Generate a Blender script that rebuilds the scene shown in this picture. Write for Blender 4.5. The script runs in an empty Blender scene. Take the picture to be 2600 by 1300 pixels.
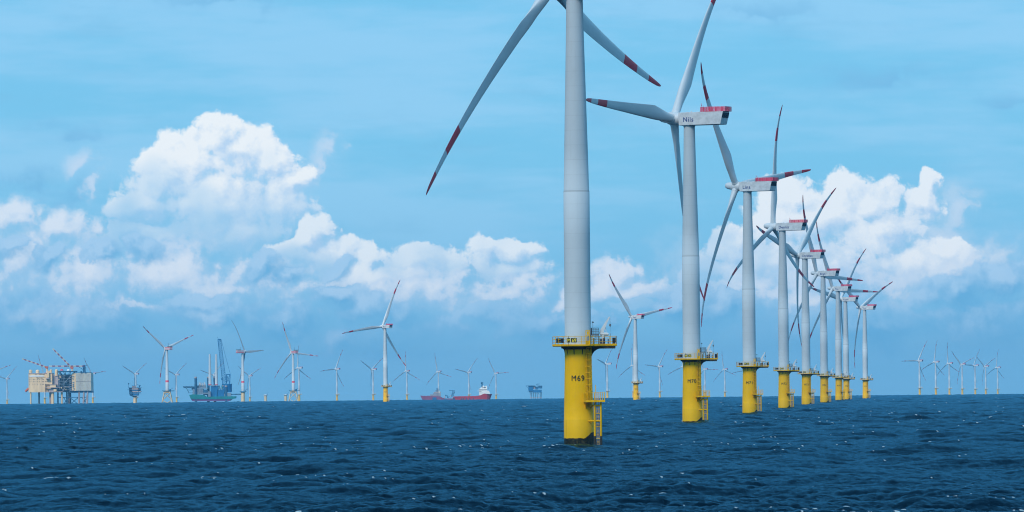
import bpy, math, random
import numpy as np
from mathutils import Vector, Matrix
R = math.radians
random.seed(7)
C = bpy.context.scene.collection
scene = bpy.context.scene

# ---------------------------------------------------------------- camera, sky, sun, exposure
F_PX, EARTH, CAM_Z = 14444.0, 7433e3, 10.0       # long lens, earth radius with refraction
ROLL, PITCH = R(0.573), math.atan((990.2 - 650) / F_PX)
cd = bpy.data.cameras.new("camera"); cam = bpy.data.objects.new("camera", cd); C.objects.link(cam)
cd.sensor_width = 36.0; cd.lens = 36.0 * F_PX / 2600.0
cd.clip_start = 1.0; cd.clip_end = 90000
cam.matrix_world = (Matrix.Translation((0, 0, CAM_Z)) @ Matrix.Rotation(math.pi / 2 + PITCH, 4, 'X')
                    @ Matrix.Rotation(-ROLL, 4, 'Z'))
scene.camera = cam
scene.view_settings.view_transform = 'Standard'
scene.view_settings.look = 'None'
scene.view_settings.exposure = 0.0
scene.view_settings.gamma = 1.0
scene.render.engine = 'CYCLES'
scene.cycles.volume_bounces = 0
scene.cycles.max_bounces = 6
scene.cycles.diffuse_bounces = 2
scene.cycles.glossy_bounces = 2
scene.cycles.filter_width = 1.1
scene.cycles.transparent_max_bounces = 16

SUN_AZ, SUN_EL = R(-150), R(40)                  # azimuth from +Y (view) clockwise; left and a little behind
SUN_DIR = Vector((math.sin(SUN_AZ) * math.cos(SUN_EL), math.cos(SUN_AZ) * math.cos(SUN_EL), math.sin(SUN_EL)))
sl = bpy.data.lights.new("sun", 'SUN'); sl.energy = 3.2; sl.angle = R(20); sl.color = (1.0, 0.92, 0.82)
so = bpy.data.objects.new("sun", sl); C.objects.link(so)
so.rotation_euler = SUN_DIR.to_track_quat('Z', 'Y').to_euler()

def lin(r, g, b):
    def f(c):
        c /= 255.0
        return c / 12.92 if c <= 0.04045 else ((c + 0.055) / 1.055) ** 2.4
    return (f(r), f(g), f(b), 1.0)

class NT:
    """small helper to write node trees"""
    def __init__(s, tree, dim='3D'): s.t = tree; s.n = tree.nodes; s.l = tree.links; s.dim = dim
    def new(s, typ, **kw):
        n = s.n.new(typ)
        for k, v in kw.items(): setattr(n, k, v)
        return n
    def put(s, sock, v):
        if v is None: return
        if isinstance(v, bpy.types.NodeSocket): s.l.new(v, sock)
        else: sock.default_value = v
    def m(s, op, a, b=None, c=None, clamp=False):
        n = s.new('ShaderNodeMath', operation=op); n.use_clamp = clamp
        s.put(n.inputs[0], a); s.put(n.inputs[1], b); s.put(n.inputs[2], c)
        return n.outputs[0]
    def v(s, op, a, b=None, out=0, scale=None):
        n = s.new('ShaderNodeVectorMath', operation=op)
        s.put(n.inputs[0], a); s.put(n.inputs[1], b)
        if scale is not None: s.put(n.inputs[3], scale)
        return n.outputs[out]
    def ss(s, x, lo, hi):
        n = s.new('ShaderNodeMapRange', interpolation_type='SMOOTHSTEP')
        s.put(n.inputs[0], x); n.inputs[1].default_value = lo; n.inputs[2].default_value = hi
        return n.outputs[0]
    def mix(s, f, a, b, typ='MIX'):
        n = s.new('ShaderNodeMix', data_type='RGBA', blend_type=typ)
        s.put(n.inputs[0], f); s.put(n.inputs[6], a); s.put(n.inputs[7], b)
        return n.outputs[2]
    def noise(s, vec, scale, detail=4, rough=.55, out=0, dist=0.0):
        n = s.new('ShaderNodeTexNoise', noise_dimensions=s.dim); s.put(n.inputs['Vector'], vec)
        n.inputs['Scale'].default_value = scale; n.inputs['Detail'].default_value = detail
        n.inputs['Roughness'].default_value = rough; n.inputs['Distortion'].default_value = dist
        return n.outputs[out]
    def voro(s, vec, scale, detail=2, rough=.5):
        n = s.new('ShaderNodeTexVoronoi', voronoi_dimensions=s.dim, feature='SMOOTH_F1', normalize=True); s.put(n.inputs['Vector'], vec)
        n.inputs['Scale'].default_value = scale; n.inputs['Detail'].default_value = detail
        n.inputs['Roughness'].default_value = rough; n.inputs['Smoothness'].default_value = .35
        return n.outputs['Distance']

def cloud_field(name, blobs):
    """node group: warped sky position W (1/14444 rad) and billow height B -> field, >0 inside the cloud"""
    g = bpy.data.node_groups.new(name, 'ShaderNodeTree')
    g.interface.new_socket('W', in_out='INPUT', socket_type='NodeSocketVector')
    g.interface.new_socket('B', in_out='INPUT', socket_type='NodeSocketFloat')
    g.interface.new_socket('F', in_out='OUTPUT', socket_type='NodeSocketFloat')
    t = NT(g); gi = t.new('NodeGroupInput'); go = t.new('NodeGroupOutput')
    P = gi.outputs[0]
    f = None
    for (px, py, rx, ry) in blobs:
        U = px - 1300; V = 990.2 - .01 * U - py
        d = t.v('SUBTRACT', P, (U, V, 0)); d = t.v('MULTIPLY', d, (1 / rx, 1 / ry, 0))
        b = t.m('SUBTRACT', 1.0, t.v('LENGTH', d, out=1))
        if f is None: f = b
        else:
            sm = t.new('ShaderNodeMath', operation='SMOOTH_MAX')
            t.put(sm.inputs[0], f); t.put(sm.inputs[1], b); sm.inputs[2].default_value = .3
            f = sm.outputs[0]
    g.links.new(t.m('ADD', f, gi.outputs[1]), go.inputs[0])
    return g

def build_world():
    w = bpy.data.worlds.new("World"); scene.world = w; w.use_nodes = True
    w.node_tree.nodes.clear(); t = NT(w.node_tree, '2D')
    tc = t.new('ShaderNodeTexCoord')
    sky = t.new('ShaderNodeTexSky', sky_type='NISHITA'); sky.sun_disc = False
    sky.sun_elevation = SUN_EL; sky.sun_rotation = SUN_AZ
    sky.air_density = 1.0; sky.dust_density = .6; sky.ozone_density = 3.0; sky.altitude = 0
    D = tc.outputs['Generated']
    sep = t.new('ShaderNodeSeparateXYZ'); t.put(sep.inputs[0], D)
    x, y, z = sep.outputs
    # direction on the sky as two angles (azimuth from +Y, elevation), scaled by 14444
    az = t.m('MULTIPLY', t.m('ARCTAN2', x, y), F_PX)
    hor = t.m('SQRT', t.m('ADD', t.m('MULTIPLY', x, x), t.m('MULTIPLY', y, y)))
    el = t.m('MULTIPLY', t.m('ARCTAN2', z, hor), F_PX)
    cmb = t.new('ShaderNodeCombineXYZ'); t.put(cmb.inputs[0], az); t.put(cmb.inputs[1], el)
    P = cmb.outputs[0]
    S = 10.0                                           # the Background strength below is 0.1
    def col(r, g, b): c = lin(r, g, b); return (c[0] * S, c[1] * S, c[2] * S, 1)
    # thin high veil over the blue: streaky noise, clearing towards the zenith
    st = t.v('MULTIPLY', P, (1 / 1100, 1 / 170, 0))
    n1 = t.noise(st, 1.0, 6, .6)
    st2 = t.v('MULTIPLY', P, (1 / 420, 1 / 120, 0))
    n2 = t.noise(st2, 1.0, 5, .6)
    veil = t.mix(t.ss(n1, .36, .66), col(118, 200, 244), col(146, 209, 250))
    veil = t.mix(t.m('MULTIPLY', t.ss(n2, .55, .8), .35), veil, col(118, 187, 232))
    low = t.m('SUBTRACT', 1.0, t.ss(el, 60, 620))
    veil = t.mix(t.m('MULTIPLY', low, .85), veil, col(122, 194, 243))
    high = t.ss(el, 1500, 9000)
    vf = t.m('MULTIPLY_ADD', high, -.12, .85)
    tint = t.mix(1.0, sky.outputs[0], (.62, .95, 1.15, 1), 'MULTIPLY')
    c = c0 = t.mix(vf, tint, veil)
    def disp(Q):
        w1 = t.noise(Q, 1 / 120, 5, .56, out=1)
        w1 = t.v('SUBTRACT', w1, (.5, .5, .5))
        W = t.v('ADD', Q, t.v('MULTIPLY', w1, (105, 95, 0)))
        w2 = t.noise(Q, 1 / 22, 4, .62, out=1)
        w2 = t.v('MULTIPLY', t.v('SUBTRACT', w2, (.5, .5, .5)), (20, 18, 0))
        vo = t.voro(t.v('ADD', t.v('ADD', Q, t.v('MULTIPLY', w1, (45, 45, 0))), w2), 1 / 56, 4.4, .6)
        return W, t.m('SUBTRACT', .45, vo)
    W0, B0 = disp(P)
    W1, B1 = disp(t.v('ADD', P, (-15, 17, 0)))
    big = t.m('SUBTRACT', t.noise(t.v('ADD', P, (731, 211, 0)), 1 / 150, 3.5, .55), .5)
    soft = t.m('SUBTRACT', t.noise(t.v('ADD', P, (331, 511, 0)), 1 / 190, 2, .5), .5)
    def layer(c, name, blobs, bill, edge, lit, shade, k, op, base=None, bias=.5, bigk=1.4, under=.15):
        g = cloud_field(name, blobs)
        a = t.new('ShaderNodeGroup'); a.node_tree = g; t.put(a.inputs[0], W0); t.put(a.inputs[1], t.m('MULTIPLY', B0, bill))
        b = t.new('ShaderNodeGroup'); b.node_tree = g; t.put(b.inputs[0], W1); t.put(b.inputs[1], t.m('MULTIPLY', B1, bill))
        f = a.outputs[0]
        rel = t.m('SUBTRACT', f, b.outputs[0])
        s = t.m('MULTIPLY_ADD', rel, k, bias)
        s = t.m('ADD', s, t.m('MULTIPLY', big, bigk), clamp=True)
        # soft where the cloud thins out, crisp where the light strikes it
        ed = t.m('MULTIPLY_ADD', t.m('SUBTRACT', 1.0, t.ss(s, .2, .8)), edge * 2.4, edge)
        al = t.m('DIVIDE', f, ed, clamp=True); al = t.ss(al, 0, 1)
        if base is not None:
            lo = t.ss(t.m('ADD', el, t.m('MULTIPLY', soft, 330)), base[0], base[1])
            s = t.m('MULTIPLY', s, t.m('MULTIPLY_ADD', lo, 1 - under, under))
            al = t.m('MULTIPLY', al, t.m('MULTIPLY_ADD', lo, .65, .35))
        cc = t.mix(s, col(*shade), col(*lit))
        return t.mix(t.m('MULTIPLY', al, op), c, cc)
    # grey-blue wisps
    c = layer(c, 'cloud wisps', [(180, 345, 150, 50), (90, 480, 230, 75), (200, 500, 150, 80), (2250, 205, 300, 60), (2560, 260, 120, 40),
                                 (560, 10, 380, 60), (1950, 40, 260, 50)],
              .25, 1.3, (124, 190, 233), (106, 180, 229), 1.0, .8)
    c = layer(c, 'cloud far tufts', [(842, 395, 60, 80), (816, 425, 50, 60), (212, 418, 60, 50), (250, 470, 55, 75), (2440, 540, 90, 95), (2400, 600, 80, 80)],
              .5, 1.1, (205, 226, 248), (165, 208, 242), 1.5, .8)
    # a wide soft bank low in the sky
    c = layer(c, 'cloud haze bank', [(150, 690, 420, 190), (520, 700, 430, 160), (1050, 760, 480, 120), (1500, 760, 300, 100), (2050, 690, 520, 170), (2450, 700, 320, 150)],
              .4, 1.0, (206, 226, 247), (150, 202, 240), .9, .92, base=(-70, 190), bias=.5, bigk=1.8)
    # broad cumulus banks
    c = layer(c, 'cloud bank', [(40, 560, 120, 60), (150, 590, 160, 70), (60, 690, 190, 120), (220, 700, 200, 110), (400, 700, 220, 100), (560, 730, 230, 95),
                                (700, 730, 180, 75), (320, 780, 160, 45), (150, 800, 150, 40), (900, 740, 200, 62), (1100, 740, 190, 65), (1290, 745, 170, 60), (1430, 770, 110, 50), (1600, 735, 140, 42),
                                (1560, 690, 90, 44), (2200, 710, 300, 85), (2430, 690, 150, 70), (1900, 760, 220, 70), (2050, 770, 200, 75)],
              .6, .55, (222, 236, 251), (158, 203, 241), 1.3, .95, base=(20, 190), bias=.5, bigk=1.6)
    c = layer(c, 'cloud tower', [(572, 345, 80, 62), (615, 390, 105, 72), (480, 405, 98, 82), (420, 455, 95, 75), (690, 420, 75, 60), (745, 470, 70, 60), (358, 528, 82, 66), (560, 520, 200, 110), (720, 520, 90, 80),
                                 (330, 590, 55, 50), (420, 600, 120, 55), (600, 600, 170, 60), (270, 640, 80, 30)],
              .8, .24, (243, 250, 255), (180, 214, 246), 1.7, .97, base=(320, 600), bias=.60)
    c = layer(c, 'cloud right', [(2150, 500, 85, 62), (2010, 500, 90, 62), (1960, 570, 85, 60), (2090, 560, 150, 90), (2220, 520, 80, 60), (2360, 470, 42, 42), (2335, 520, 60, 55),
                                 (2250, 590, 130, 70), (2380, 640, 90, 45), (2280, 670, 140, 50), (2440, 650, 50, 35), (1860, 630, 75, 55), (1790, 690, 75, 40), (1930, 680, 150, 80), (1700, 740, 80, 26), (1620, 775, 80, 22), (2080, 680, 150, 70)],
              .8, .26, (238, 247, 255), (182, 215, 246), 1.4, .95, base=(200, 420), bias=.65)
    c = layer(c, 'cloud mid', [(800, 590, 50, 45), (760, 640, 90, 48), (830, 650, 90, 55), (940, 655, 62, 42), (1060, 670, 90, 45), (1140, 675, 60, 35), (1240, 640, 55, 42), (1310, 635, 65, 40), (1290, 680, 120, 40),
                                (1000, 700, 160, 35)],
              .8, .26, (234, 245, 254), (178, 213, 245), 1.4, .92, base=(220, 380), bias=.62)
    # nearer blue-grey clouds with crisp tops
    c = layer(c, 'cloud front', [(60, 800, 160, 80), (260, 830, 180, 70), (375, 645, 70, 34), (265, 650, 60, 30), (30, 640, 60, 30), (130, 660, 60, 28), (500, 775, 90, 40), (540, 800, 140, 48), (700, 830, 150, 70),
                                 (680, 690, 60, 50), (740, 705, 50, 36), (862, 690, 40, 34), (862, 755, 85, 45), (930, 790, 90, 50), (1010, 800, 80, 45), (1000, 860, 250, 70),
                                 (1240, 800, 80, 40), (1330, 830, 120, 50), (1500, 830, 130, 45), (1735, 775, 95, 62), (1830, 795, 115, 80), (2000, 835, 160, 70),
                                 (2200, 830, 220, 75), (2420, 745, 95, 55), (2540, 720, 105, 60), (2500, 820, 210, 90)],
              .75, .24, (168, 211, 245), (108, 181, 228), 1.5, .9, base=(10, 230), bias=.34, bigk=1.7)
    bg = t.new('ShaderNodeBackground'); bg.inputs[1].default_value = 1.0 / S
    t.put(bg.inputs[0], c)
    # the clouds stand in one quarter of the sky, low down; elsewhere the plain veiled sky (cheaper to evaluate)
    bg0 = t.new('ShaderNodeBackground'); bg0.inputs[1].default_value = 1.0 / S; t.put(bg0.inputs[0], c0)
    zone = t.m('MULTIPLY', t.m('LESS_THAN', t.m('ABSOLUTE', az), 2600), t.m('LESS_THAN', t.m('ABSOLUTE', t.m('SUBTRACT', el, 500)), 700))
    mx = t.new('ShaderNodeMixShader'); t.put(mx.inputs[0], zone); t.l.new(bg0.outputs[0], mx.inputs[1]); t.l.new(bg.outputs[0], mx.inputs[2])
    out = t.new('ShaderNodeOutputWorld'); t.l.new(mx.outputs[0], out.inputs[0])
    w.cycles.sampling_method = 'MANUAL'; w.cycles.sample_map_resolution = 256
build_world()

# ---------------------------------------------------------------- helpers
def material(name, col, rough=.5, var=.08, scale=.8, stretch=(1, 1, .25), spec=.5, metallic=0.0):
    m = bpy.data.materials.new(name); m.use_nodes = True; t = NT(m.node_tree)
    b = t.n['Principled BSDF']
    tc = t.new('ShaderNodeTexCoord')
    v = t.v('MULTIPLY', tc.outputs['Object'], stretch)
    n = t.noise(v, scale, 5, .6)
    f = t.ss(n, .3, .75)
    dark = tuple(c * (1 - 2.2 * var) for c in col[:3]) + (1,)
    t.put(b.inputs['Base Color'], t.mix(f, tuple(col[:3]) + (1,), dark))
    b.inputs['Roughness'].default_value = rough
    b.inputs['Specular IOR Level'].default_value = spec
    b.inputs['Metallic'].default_value = metallic
    return m

def tower_material(name, col):
    """painted steel cans: faint ring seams and rain streaks"""
    m = bpy.data.materials.new(name); m.use_nodes = True; t = NT(m.node_tree)
    b = t.n['Principled BSDF']; tc = t.new('ShaderNodeTexCoord'); O = tc.outputs['Object']
    sep = t.new('ShaderNodeSeparateXYZ'); t.put(sep.inputs[0], O)
    z = sep.outputs[2]
    can = t.m('FLOOR', t.m('DIVIDE', z, 2.9))
    wn = t.new('ShaderNodeTexWhiteNoise', noise_dimensions='1D'); t.put(wn.inputs['W'], can)
    fr = t.m('FRACT', t.m('DIVIDE', z, 2.9))
    seam = t.m('MULTIPLY', t.m('LESS_THAN', fr, .05), .08)
    joint = t.m('MULTIPLY', t.m('LESS_THAN', t.m('ABSOLUTE', t.m('SUBTRACT', z, 49.0)), .16), .35)
    section = t.m('GREATER_THAN', z, 49.0)
    st = t.noise(t.v('MULTIPLY', O, (2.2, 2.2, .07)), 1.0, 5, .65)
    bl = t.noise(O, .22, 4, .6)
    d = t.m('ADD', t.m('MULTIPLY', wn.outputs[0], .022), seam)
    d = t.m('ADD', d, t.m('MULTIPLY', t.ss(st, .5, .8), .09))
    d = t.m('ADD', d, t.m('MULTIPLY', t.ss(bl, .45, .75), .05))
    d = t.m('ADD', t.m('ADD', d, joint), t.m('MULTIPLY', section, .07))
    t.put(b.inputs['Base Color'], t.mix(d, tuple(col[:3]) + (1,), (.16, .17, .17, 1)))
    b.inputs['Roughness'].default_value = .7; b.inputs['Specular IOR Level'].default_value = .2
    return m

def foundation_material(name, col, growth=True):
    m = bpy.data.materials.new(name); m.use_nodes = True; t = NT(m.node_tree)
    b = t.n['Principled BSDF']; tc = t.new('ShaderNodeTexCoord'); O = tc.outputs['Object']
    sep = t.new('ShaderNodeSeparateXYZ'); t.put(sep.inputs[0], O); x, y, z = sep.outputs
    st = t.noise(t.v('MULTIPLY', O, (1.6, 1.6, .1)), 1.0, 5, .65)
    bl = t.noise(O, .35, 5, .6)
    c = t.mix(t.m('MULTIPLY', t.ss(st, .52, .8), .30), tuple(col[:3]) + (1,), (col[0] * .55, col[1] * .45, col[2], 1))
    c = t.mix(t.m('MULTIPLY', t.ss(bl, .4, .7), .22), c, (col[0] * .75, col[1] * .72, col[2], 1))
    # old tide band, faintly dirtier below five metres
    c = t.mix(t.m('MULTIPLY', t.m('SUBTRACT', 1.0, t.ss(z, 4.1, 4.25)), .10), c, (.25, .2, .03, 1))
    # rust runs
    rs = t.noise(t.v('MULTIPLY', O, (3.5, 3.5, .12)), 1.0, 3, .5)
    c = t.mix(t.m('MULTIPLY', t.ss(rs, .68, .76), .35), c, (.16, .06, .015, 1))
    if growth:
        e = t.noise(O, 1.6, 5, .7)
        up = t.m('MULTIPLY', t.ss(x, .9, 2.95), 1.25)
        lim = t.m('ADD', t.m('ADD', up, .5), t.m('MULTIPLY', t.m('SUBTRACT', e, .5), .5))
        g = t.m('GREATER_THAN', lim, z)
        gc = t.mix(t.ss(t.noise(O, 3.0, 4, .7), .45, .7), (.008, .011, .009, 1), (.07, .06, .02, 1))
        c = t.mix(g, c, gc)
    t.put(b.inputs['Base Color'], c)
    b.inputs['Roughness'].default_value = .6; b.inputs['Specular IOR Level'].default_value = .2
    return m

WHITE = (.55, .62, .66)
M = {
    'tower': tower_material('grey white tower paint', WHITE),
    'white': material('grey white blade paint', (.66, .71, .74), .5, .07, .35, (1, 1, .3)),
    'nacelle': material('grey white nacelle paint', (.68, .71, .73), .5, .10, .7, (1, 1, 1)),
    'red': material('signal red paint', (.72, .03, .06), .45, .10, .8),
    'railred': material('red railing paint', (.85, .07, .15), .5, .08, 1.0),
    'yellow': foundation_material('yellow foundation paint', (.95, .52, .0)),
    'yellow2': material('yellow railing paint', (.95, .52, .0), .6, .14, 1.2, spec=.2),
    'under': material('shade toned bracket and pipe steel', (.035, .03, .02), .7, .2, 1.5),  # shade under the deck put into the bracket colour; landing pipe feet share it
    'black': material('black sign face', (.012, .012, .014), .5, .1, 1.0),
    'ltyellow': material('yellow sign letters', (.95, .72, .05), .5, .02, 1.0),
    'blue': material('blue name letters', (.008, .05, .22), .5, .02, 1.0),
    'grey': material('grey steel', (.16, .17, .18), .5, .2, 1.0),
    'dark': material('dark glass and louvre', (.012, .016, .03), .25, .1, 1.0),
    'crane': material('white crane paint', (.74, .75, .75), .4, .06, 1.0),
    'cabinet': material('equipment cabinet', (.06, .08, .14), .5, .2, 1.0),
    'pale': material('pale yellow jacket paint', (.88, .66, .36), .5, .12, .3),
    'cream': material('cream cladding', (.92, .66, .38), .6, .12, .12),
    'greyclad': material('weathered grey green cladding', (.60, .62, .54), .6, .12, .1),
    'pinkgrey': material('mauve grey steelwork', (.50, .41, .40), .6, .2, .3),
    'bluesteel': material('dark blue steel', (.02, .13, .27), .5, .2, .3),
    'teal': material('teal green hull paint', (.004, .24, .25), .45, .12, .1),
    'purple': material('antifouling paint', (.16, .08, .26), .6, .12, .1),
    'crblue': material('crane blue paint', (.003, .16, .40), .5, .12, .3),
    'hullred': material('red hull paint', (.56, .035, .05), .45, .12, .1),
    'shipwhite': material('ship white paint', (.85, .85, .83), .45, .05, .2),
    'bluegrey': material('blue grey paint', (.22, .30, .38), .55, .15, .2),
    'dullred': material('faded red hull paint', (.32, .09, .18), .5, .15, .1),
    'window': material('window glass', (.03, .04, .06), .2, .1, 1.0),
    'orange': material('orange lifeboat', (.6, .12, .04), .5, .1, .5),
}

class MB:
    """collects shapes in one mesh; mat = index into the list handed to build"""
    def __init__(s): s.v = []; s.f = []; s.mi = []; s.sm = []
    def add(s, vs, fs, mat=0, smooth=False):
        o = len(s.v); s.v += [tuple(p) for p in vs]
        for f in fs:
            s.f.append(tuple(i + o for i in f)); s.mi.append(mat); s.sm.append(smooth)
        return s
    def box(s, a, b, mat=0):
        x0, y0, z0 = a; x1, y1, z1 = b
        v = [(x0, y0, z0), (x1, y0, z0), (x1, y1, z0), (x0, y1, z0), (x0, y0, z1), (x1, y0, z1), (x1, y1, z1), (x0, y1, z1)]
        return s.add(v, [(0, 3, 2, 1), (4, 5, 6, 7), (0, 1, 5, 4), (1, 2, 6, 5), (2, 3, 7, 6), (3, 0, 4, 7)], mat)
    def tube(s, p0, p1, r0, r1=None, n=8, mat=0, cap=True):
        r1 = r0 if r1 is None else r1
        p0 = Vector(p0); p1 = Vector(p1); d = (p1 - p0)
        if d.length < 1e-6: return s
        q = d.to_track_quat('Z', 'Y'); v = []
        for p, r in ((p0, r0), (p1, r1)):
            for i in range(n):
                a = 2 * math.pi * (i + .5) / n
                v.append(p + q @ Vector((math.cos(a) * r, math.sin(a) * r, 0)))
        s.add(v, [(i, (i + 1) % n, n + (i + 1) % n, n + i) for i in range(n)], mat, n > 5)
        if cap: s.add(v, [tuple(range(n - 1, -1, -1)), tuple(range(n, 2 * n))], mat)
        return s
    def bar(s, p0, p1, w, mat=0): return s.tube(p0, p1, w * .7071, n=4, mat=mat)
    def lathe(s, prof, n=48, mat=0, axis='Z', mats=None):
        v = []
        for (r, h) in prof:
            for i in range(n):
                a = 2 * math.pi * i / n
                if axis == 'Z': v.append((r * math.cos(a), r * math.sin(a), h))
                else: v.append((h, r * math.cos(a), r * math.sin(a)))
        for k in range(len(prof) - 1):
            fs = [(k * n + i, k * n + (i + 1) % n, (k + 1) * n + (i + 1) % n, (k + 1) * n + i) for i in range(n)]
            s.add([], [], 0); o = 0
            for f in fs: s.f.append(tuple(j + s._b for j in f) if False else tuple(f)); s.mi.append(mats[k] if mats else mat); s.sm.append(True)
        # rebase the faces just added
        cnt = (len(prof) - 1) * n; base = len(s.v); s.v += v
        for i in range(len(s.f) - cnt, len(s.f)): s.f[i] = tuple(j + base for j in s.f[i])
        return s
    def prism(s, poly, a, b, plane='XZ', mat=0):
        """extrude a 2D outline between a and b along the third axis"""
        n = len(poly)
        def pt(p, t):
            return (p[0], t, p[1]) if plane == 'XZ' else ((p[0], p[1], t) if plane == 'XY' else (t, p[0], p[1]))
        v = [pt(p, a) for p in poly] + [pt(p, b) for p in poly]
        return s.add(v, [tuple(range(n)), tuple(range(2 * n - 1, n - 1, -1))] + [(i, n + i, n + (i + 1) % n, (i + 1) % n) for i in range(n)], mat)
    def rail(s, pts, h=1.15, step=1.3, r=.035, closed=False, mat=0, mids=2, toe=True, z=None):
        pts = [Vector(p) for p in pts]
        if closed: pts = pts + [pts[0]]
        for p, q in zip(pts[:-1], pts[1:]):
            L = (q - p).length; k = max(1, round(L / step))
            for i in range(k + 1):
                a = p.lerp(q, i / k); s.bar(a, a + Vector((0, 0, h)), r * 2, mat)
            for j in range(mids + 1):
                zz = Vector((0, 0, h * (j + 1) / (mids + 1))); s.bar(p + zz, q + zz, r * 1.8, mat)
            if toe: s.bar(p + Vector((0, 0, .07)), q + Vector((0, 0, .07)), .10, mat)
        return s
    def mesh(s, name, mats):
        me = bpy.data.meshes.new(name); me.from_pydata(s.v, [], s.f)
        for m in mats: me.materials.append(m)
        me.polygons.foreach_set('material_index', s.mi); me.polygons.foreach_set('use_smooth', s.sm)
        me.update(); return me
    def build(s, name, mats, parent=None, **kw):
        if not isinstance(mats, (list, tuple)): mats = [mats]
        return link(name, s.mesh(name, mats), parent, **kw)

def link(name, me, parent=None, loc=None, rot=None, scale=None):
    o = bpy.data.objects.new(name, me); C.objects.link(o)
    if parent is not None: o.parent = parent
    if loc is not None: o.location = loc
    if rot is not None: o.rotation_euler = rot
    if scale is not None: o.scale = (scale,) * 3
    return o
def tag(o, label, cat, group=None):
    o['label'] = label; o['category'] = cat
    if group: o['group'] = group
    return o
def sea_z(x, y): return -(x * x + y * y) / (2 * EARTH)
def place(name, x, y, label, cat, group=None, dz=0):
    o = bpy.data.objects.new(name, None); C.objects.link(o); o.empty_display_size = 5
    o.location = (x, y, sea_z(x, y) + dz)
    return tag(o, label, cat, group)

def text_mesh(body, cap, align='LEFT', bold=.0, spacing=1.0, extr=.02):
    cu = bpy.data.curves.new('lettering', 'FONT'); cu.body = body; cu.size = cap / .70; cu.align_x = align
    cu.extrude = extr; cu.offset = bold; cu.space_character = spacing; cu.resolution_u = 4
    ob = bpy.data.objects.new('lettering', cu); C.objects.link(ob)
    dg = bpy.context.evaluated_depsgraph_get(); dg.update()
    me = bpy.data.meshes.new_from_object(ob.evaluated_get(dg))
    bpy.data.objects.remove(ob); bpy.data.curves.remove(cu)
    return me
def xform(me, fn):
    for v in me.vertices: v.co = fn(v.co)
    me.update(); return me

# ---------------------------------------------------------------- the sea
def wave_tile(L, N, kmin, kmax, V, wdir, seed, tilt=0.0):
    rng = np.random.default_rng(seed); g = 9.81
    k1 = 2 * np.pi * np.fft.fftfreq(N, L / N)
    kx, ky = np.meshgrid(k1, k1); k = np.hypot(kx, ky); k[0, 0] = 1
    Lp = V * V / g
    Ph = np.exp(-1 / (k * Lp) ** 2) / k ** 4
    cs = (kx * wdir[0] + ky * wdir[1]) / k
    Ph *= np.where(cs > 0, .10 + cs ** 2, .10 + .10 * cs ** 2)
    Ph *= k ** tilt; Ph[(k < kmin) | (k >= kmax)] = 0; Ph[0, 0] = 0
    h = (rng.normal(size=(N, N)) + 1j * rng.normal(size=(N, N))) * np.sqrt(Ph)
    def ift(a): return np.real(np.fft.ifft2(a))
    H = ift(h); s = 1 / (H.std() + 1e-12)
    dx = ift(-1j * kx / k * h); dy = ift(-1j * ky / k * h)
    # jacobian pieces
    dxx = ift(kx * kx / k * h); dyy = ift(ky * ky / k * h); dxy = ift(kx * ky / k * h)
    return [a * s for a in (H, dx, dy, dxx, dyy, dxy)]

def sample(tile, L, x, y):
    N = tile[0].shape[0]
    fx = (x / L * N) % N; fy = (y / L * N) % N
    i = fx.astype(np.int32); j = fy.astype(np.int32); a = fx - i; b = fy - j
    i2 = (i + 1) % N; j2 = (j + 1) % N; i %= N; j %= N
    return [(t[j, i] * (1 - a) * (1 - b) + t[j, i2] * a * (1 - b) + t[j2, i] * (1 - a) * b + t[j2, i2] * a * b) for t in tile]

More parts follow.
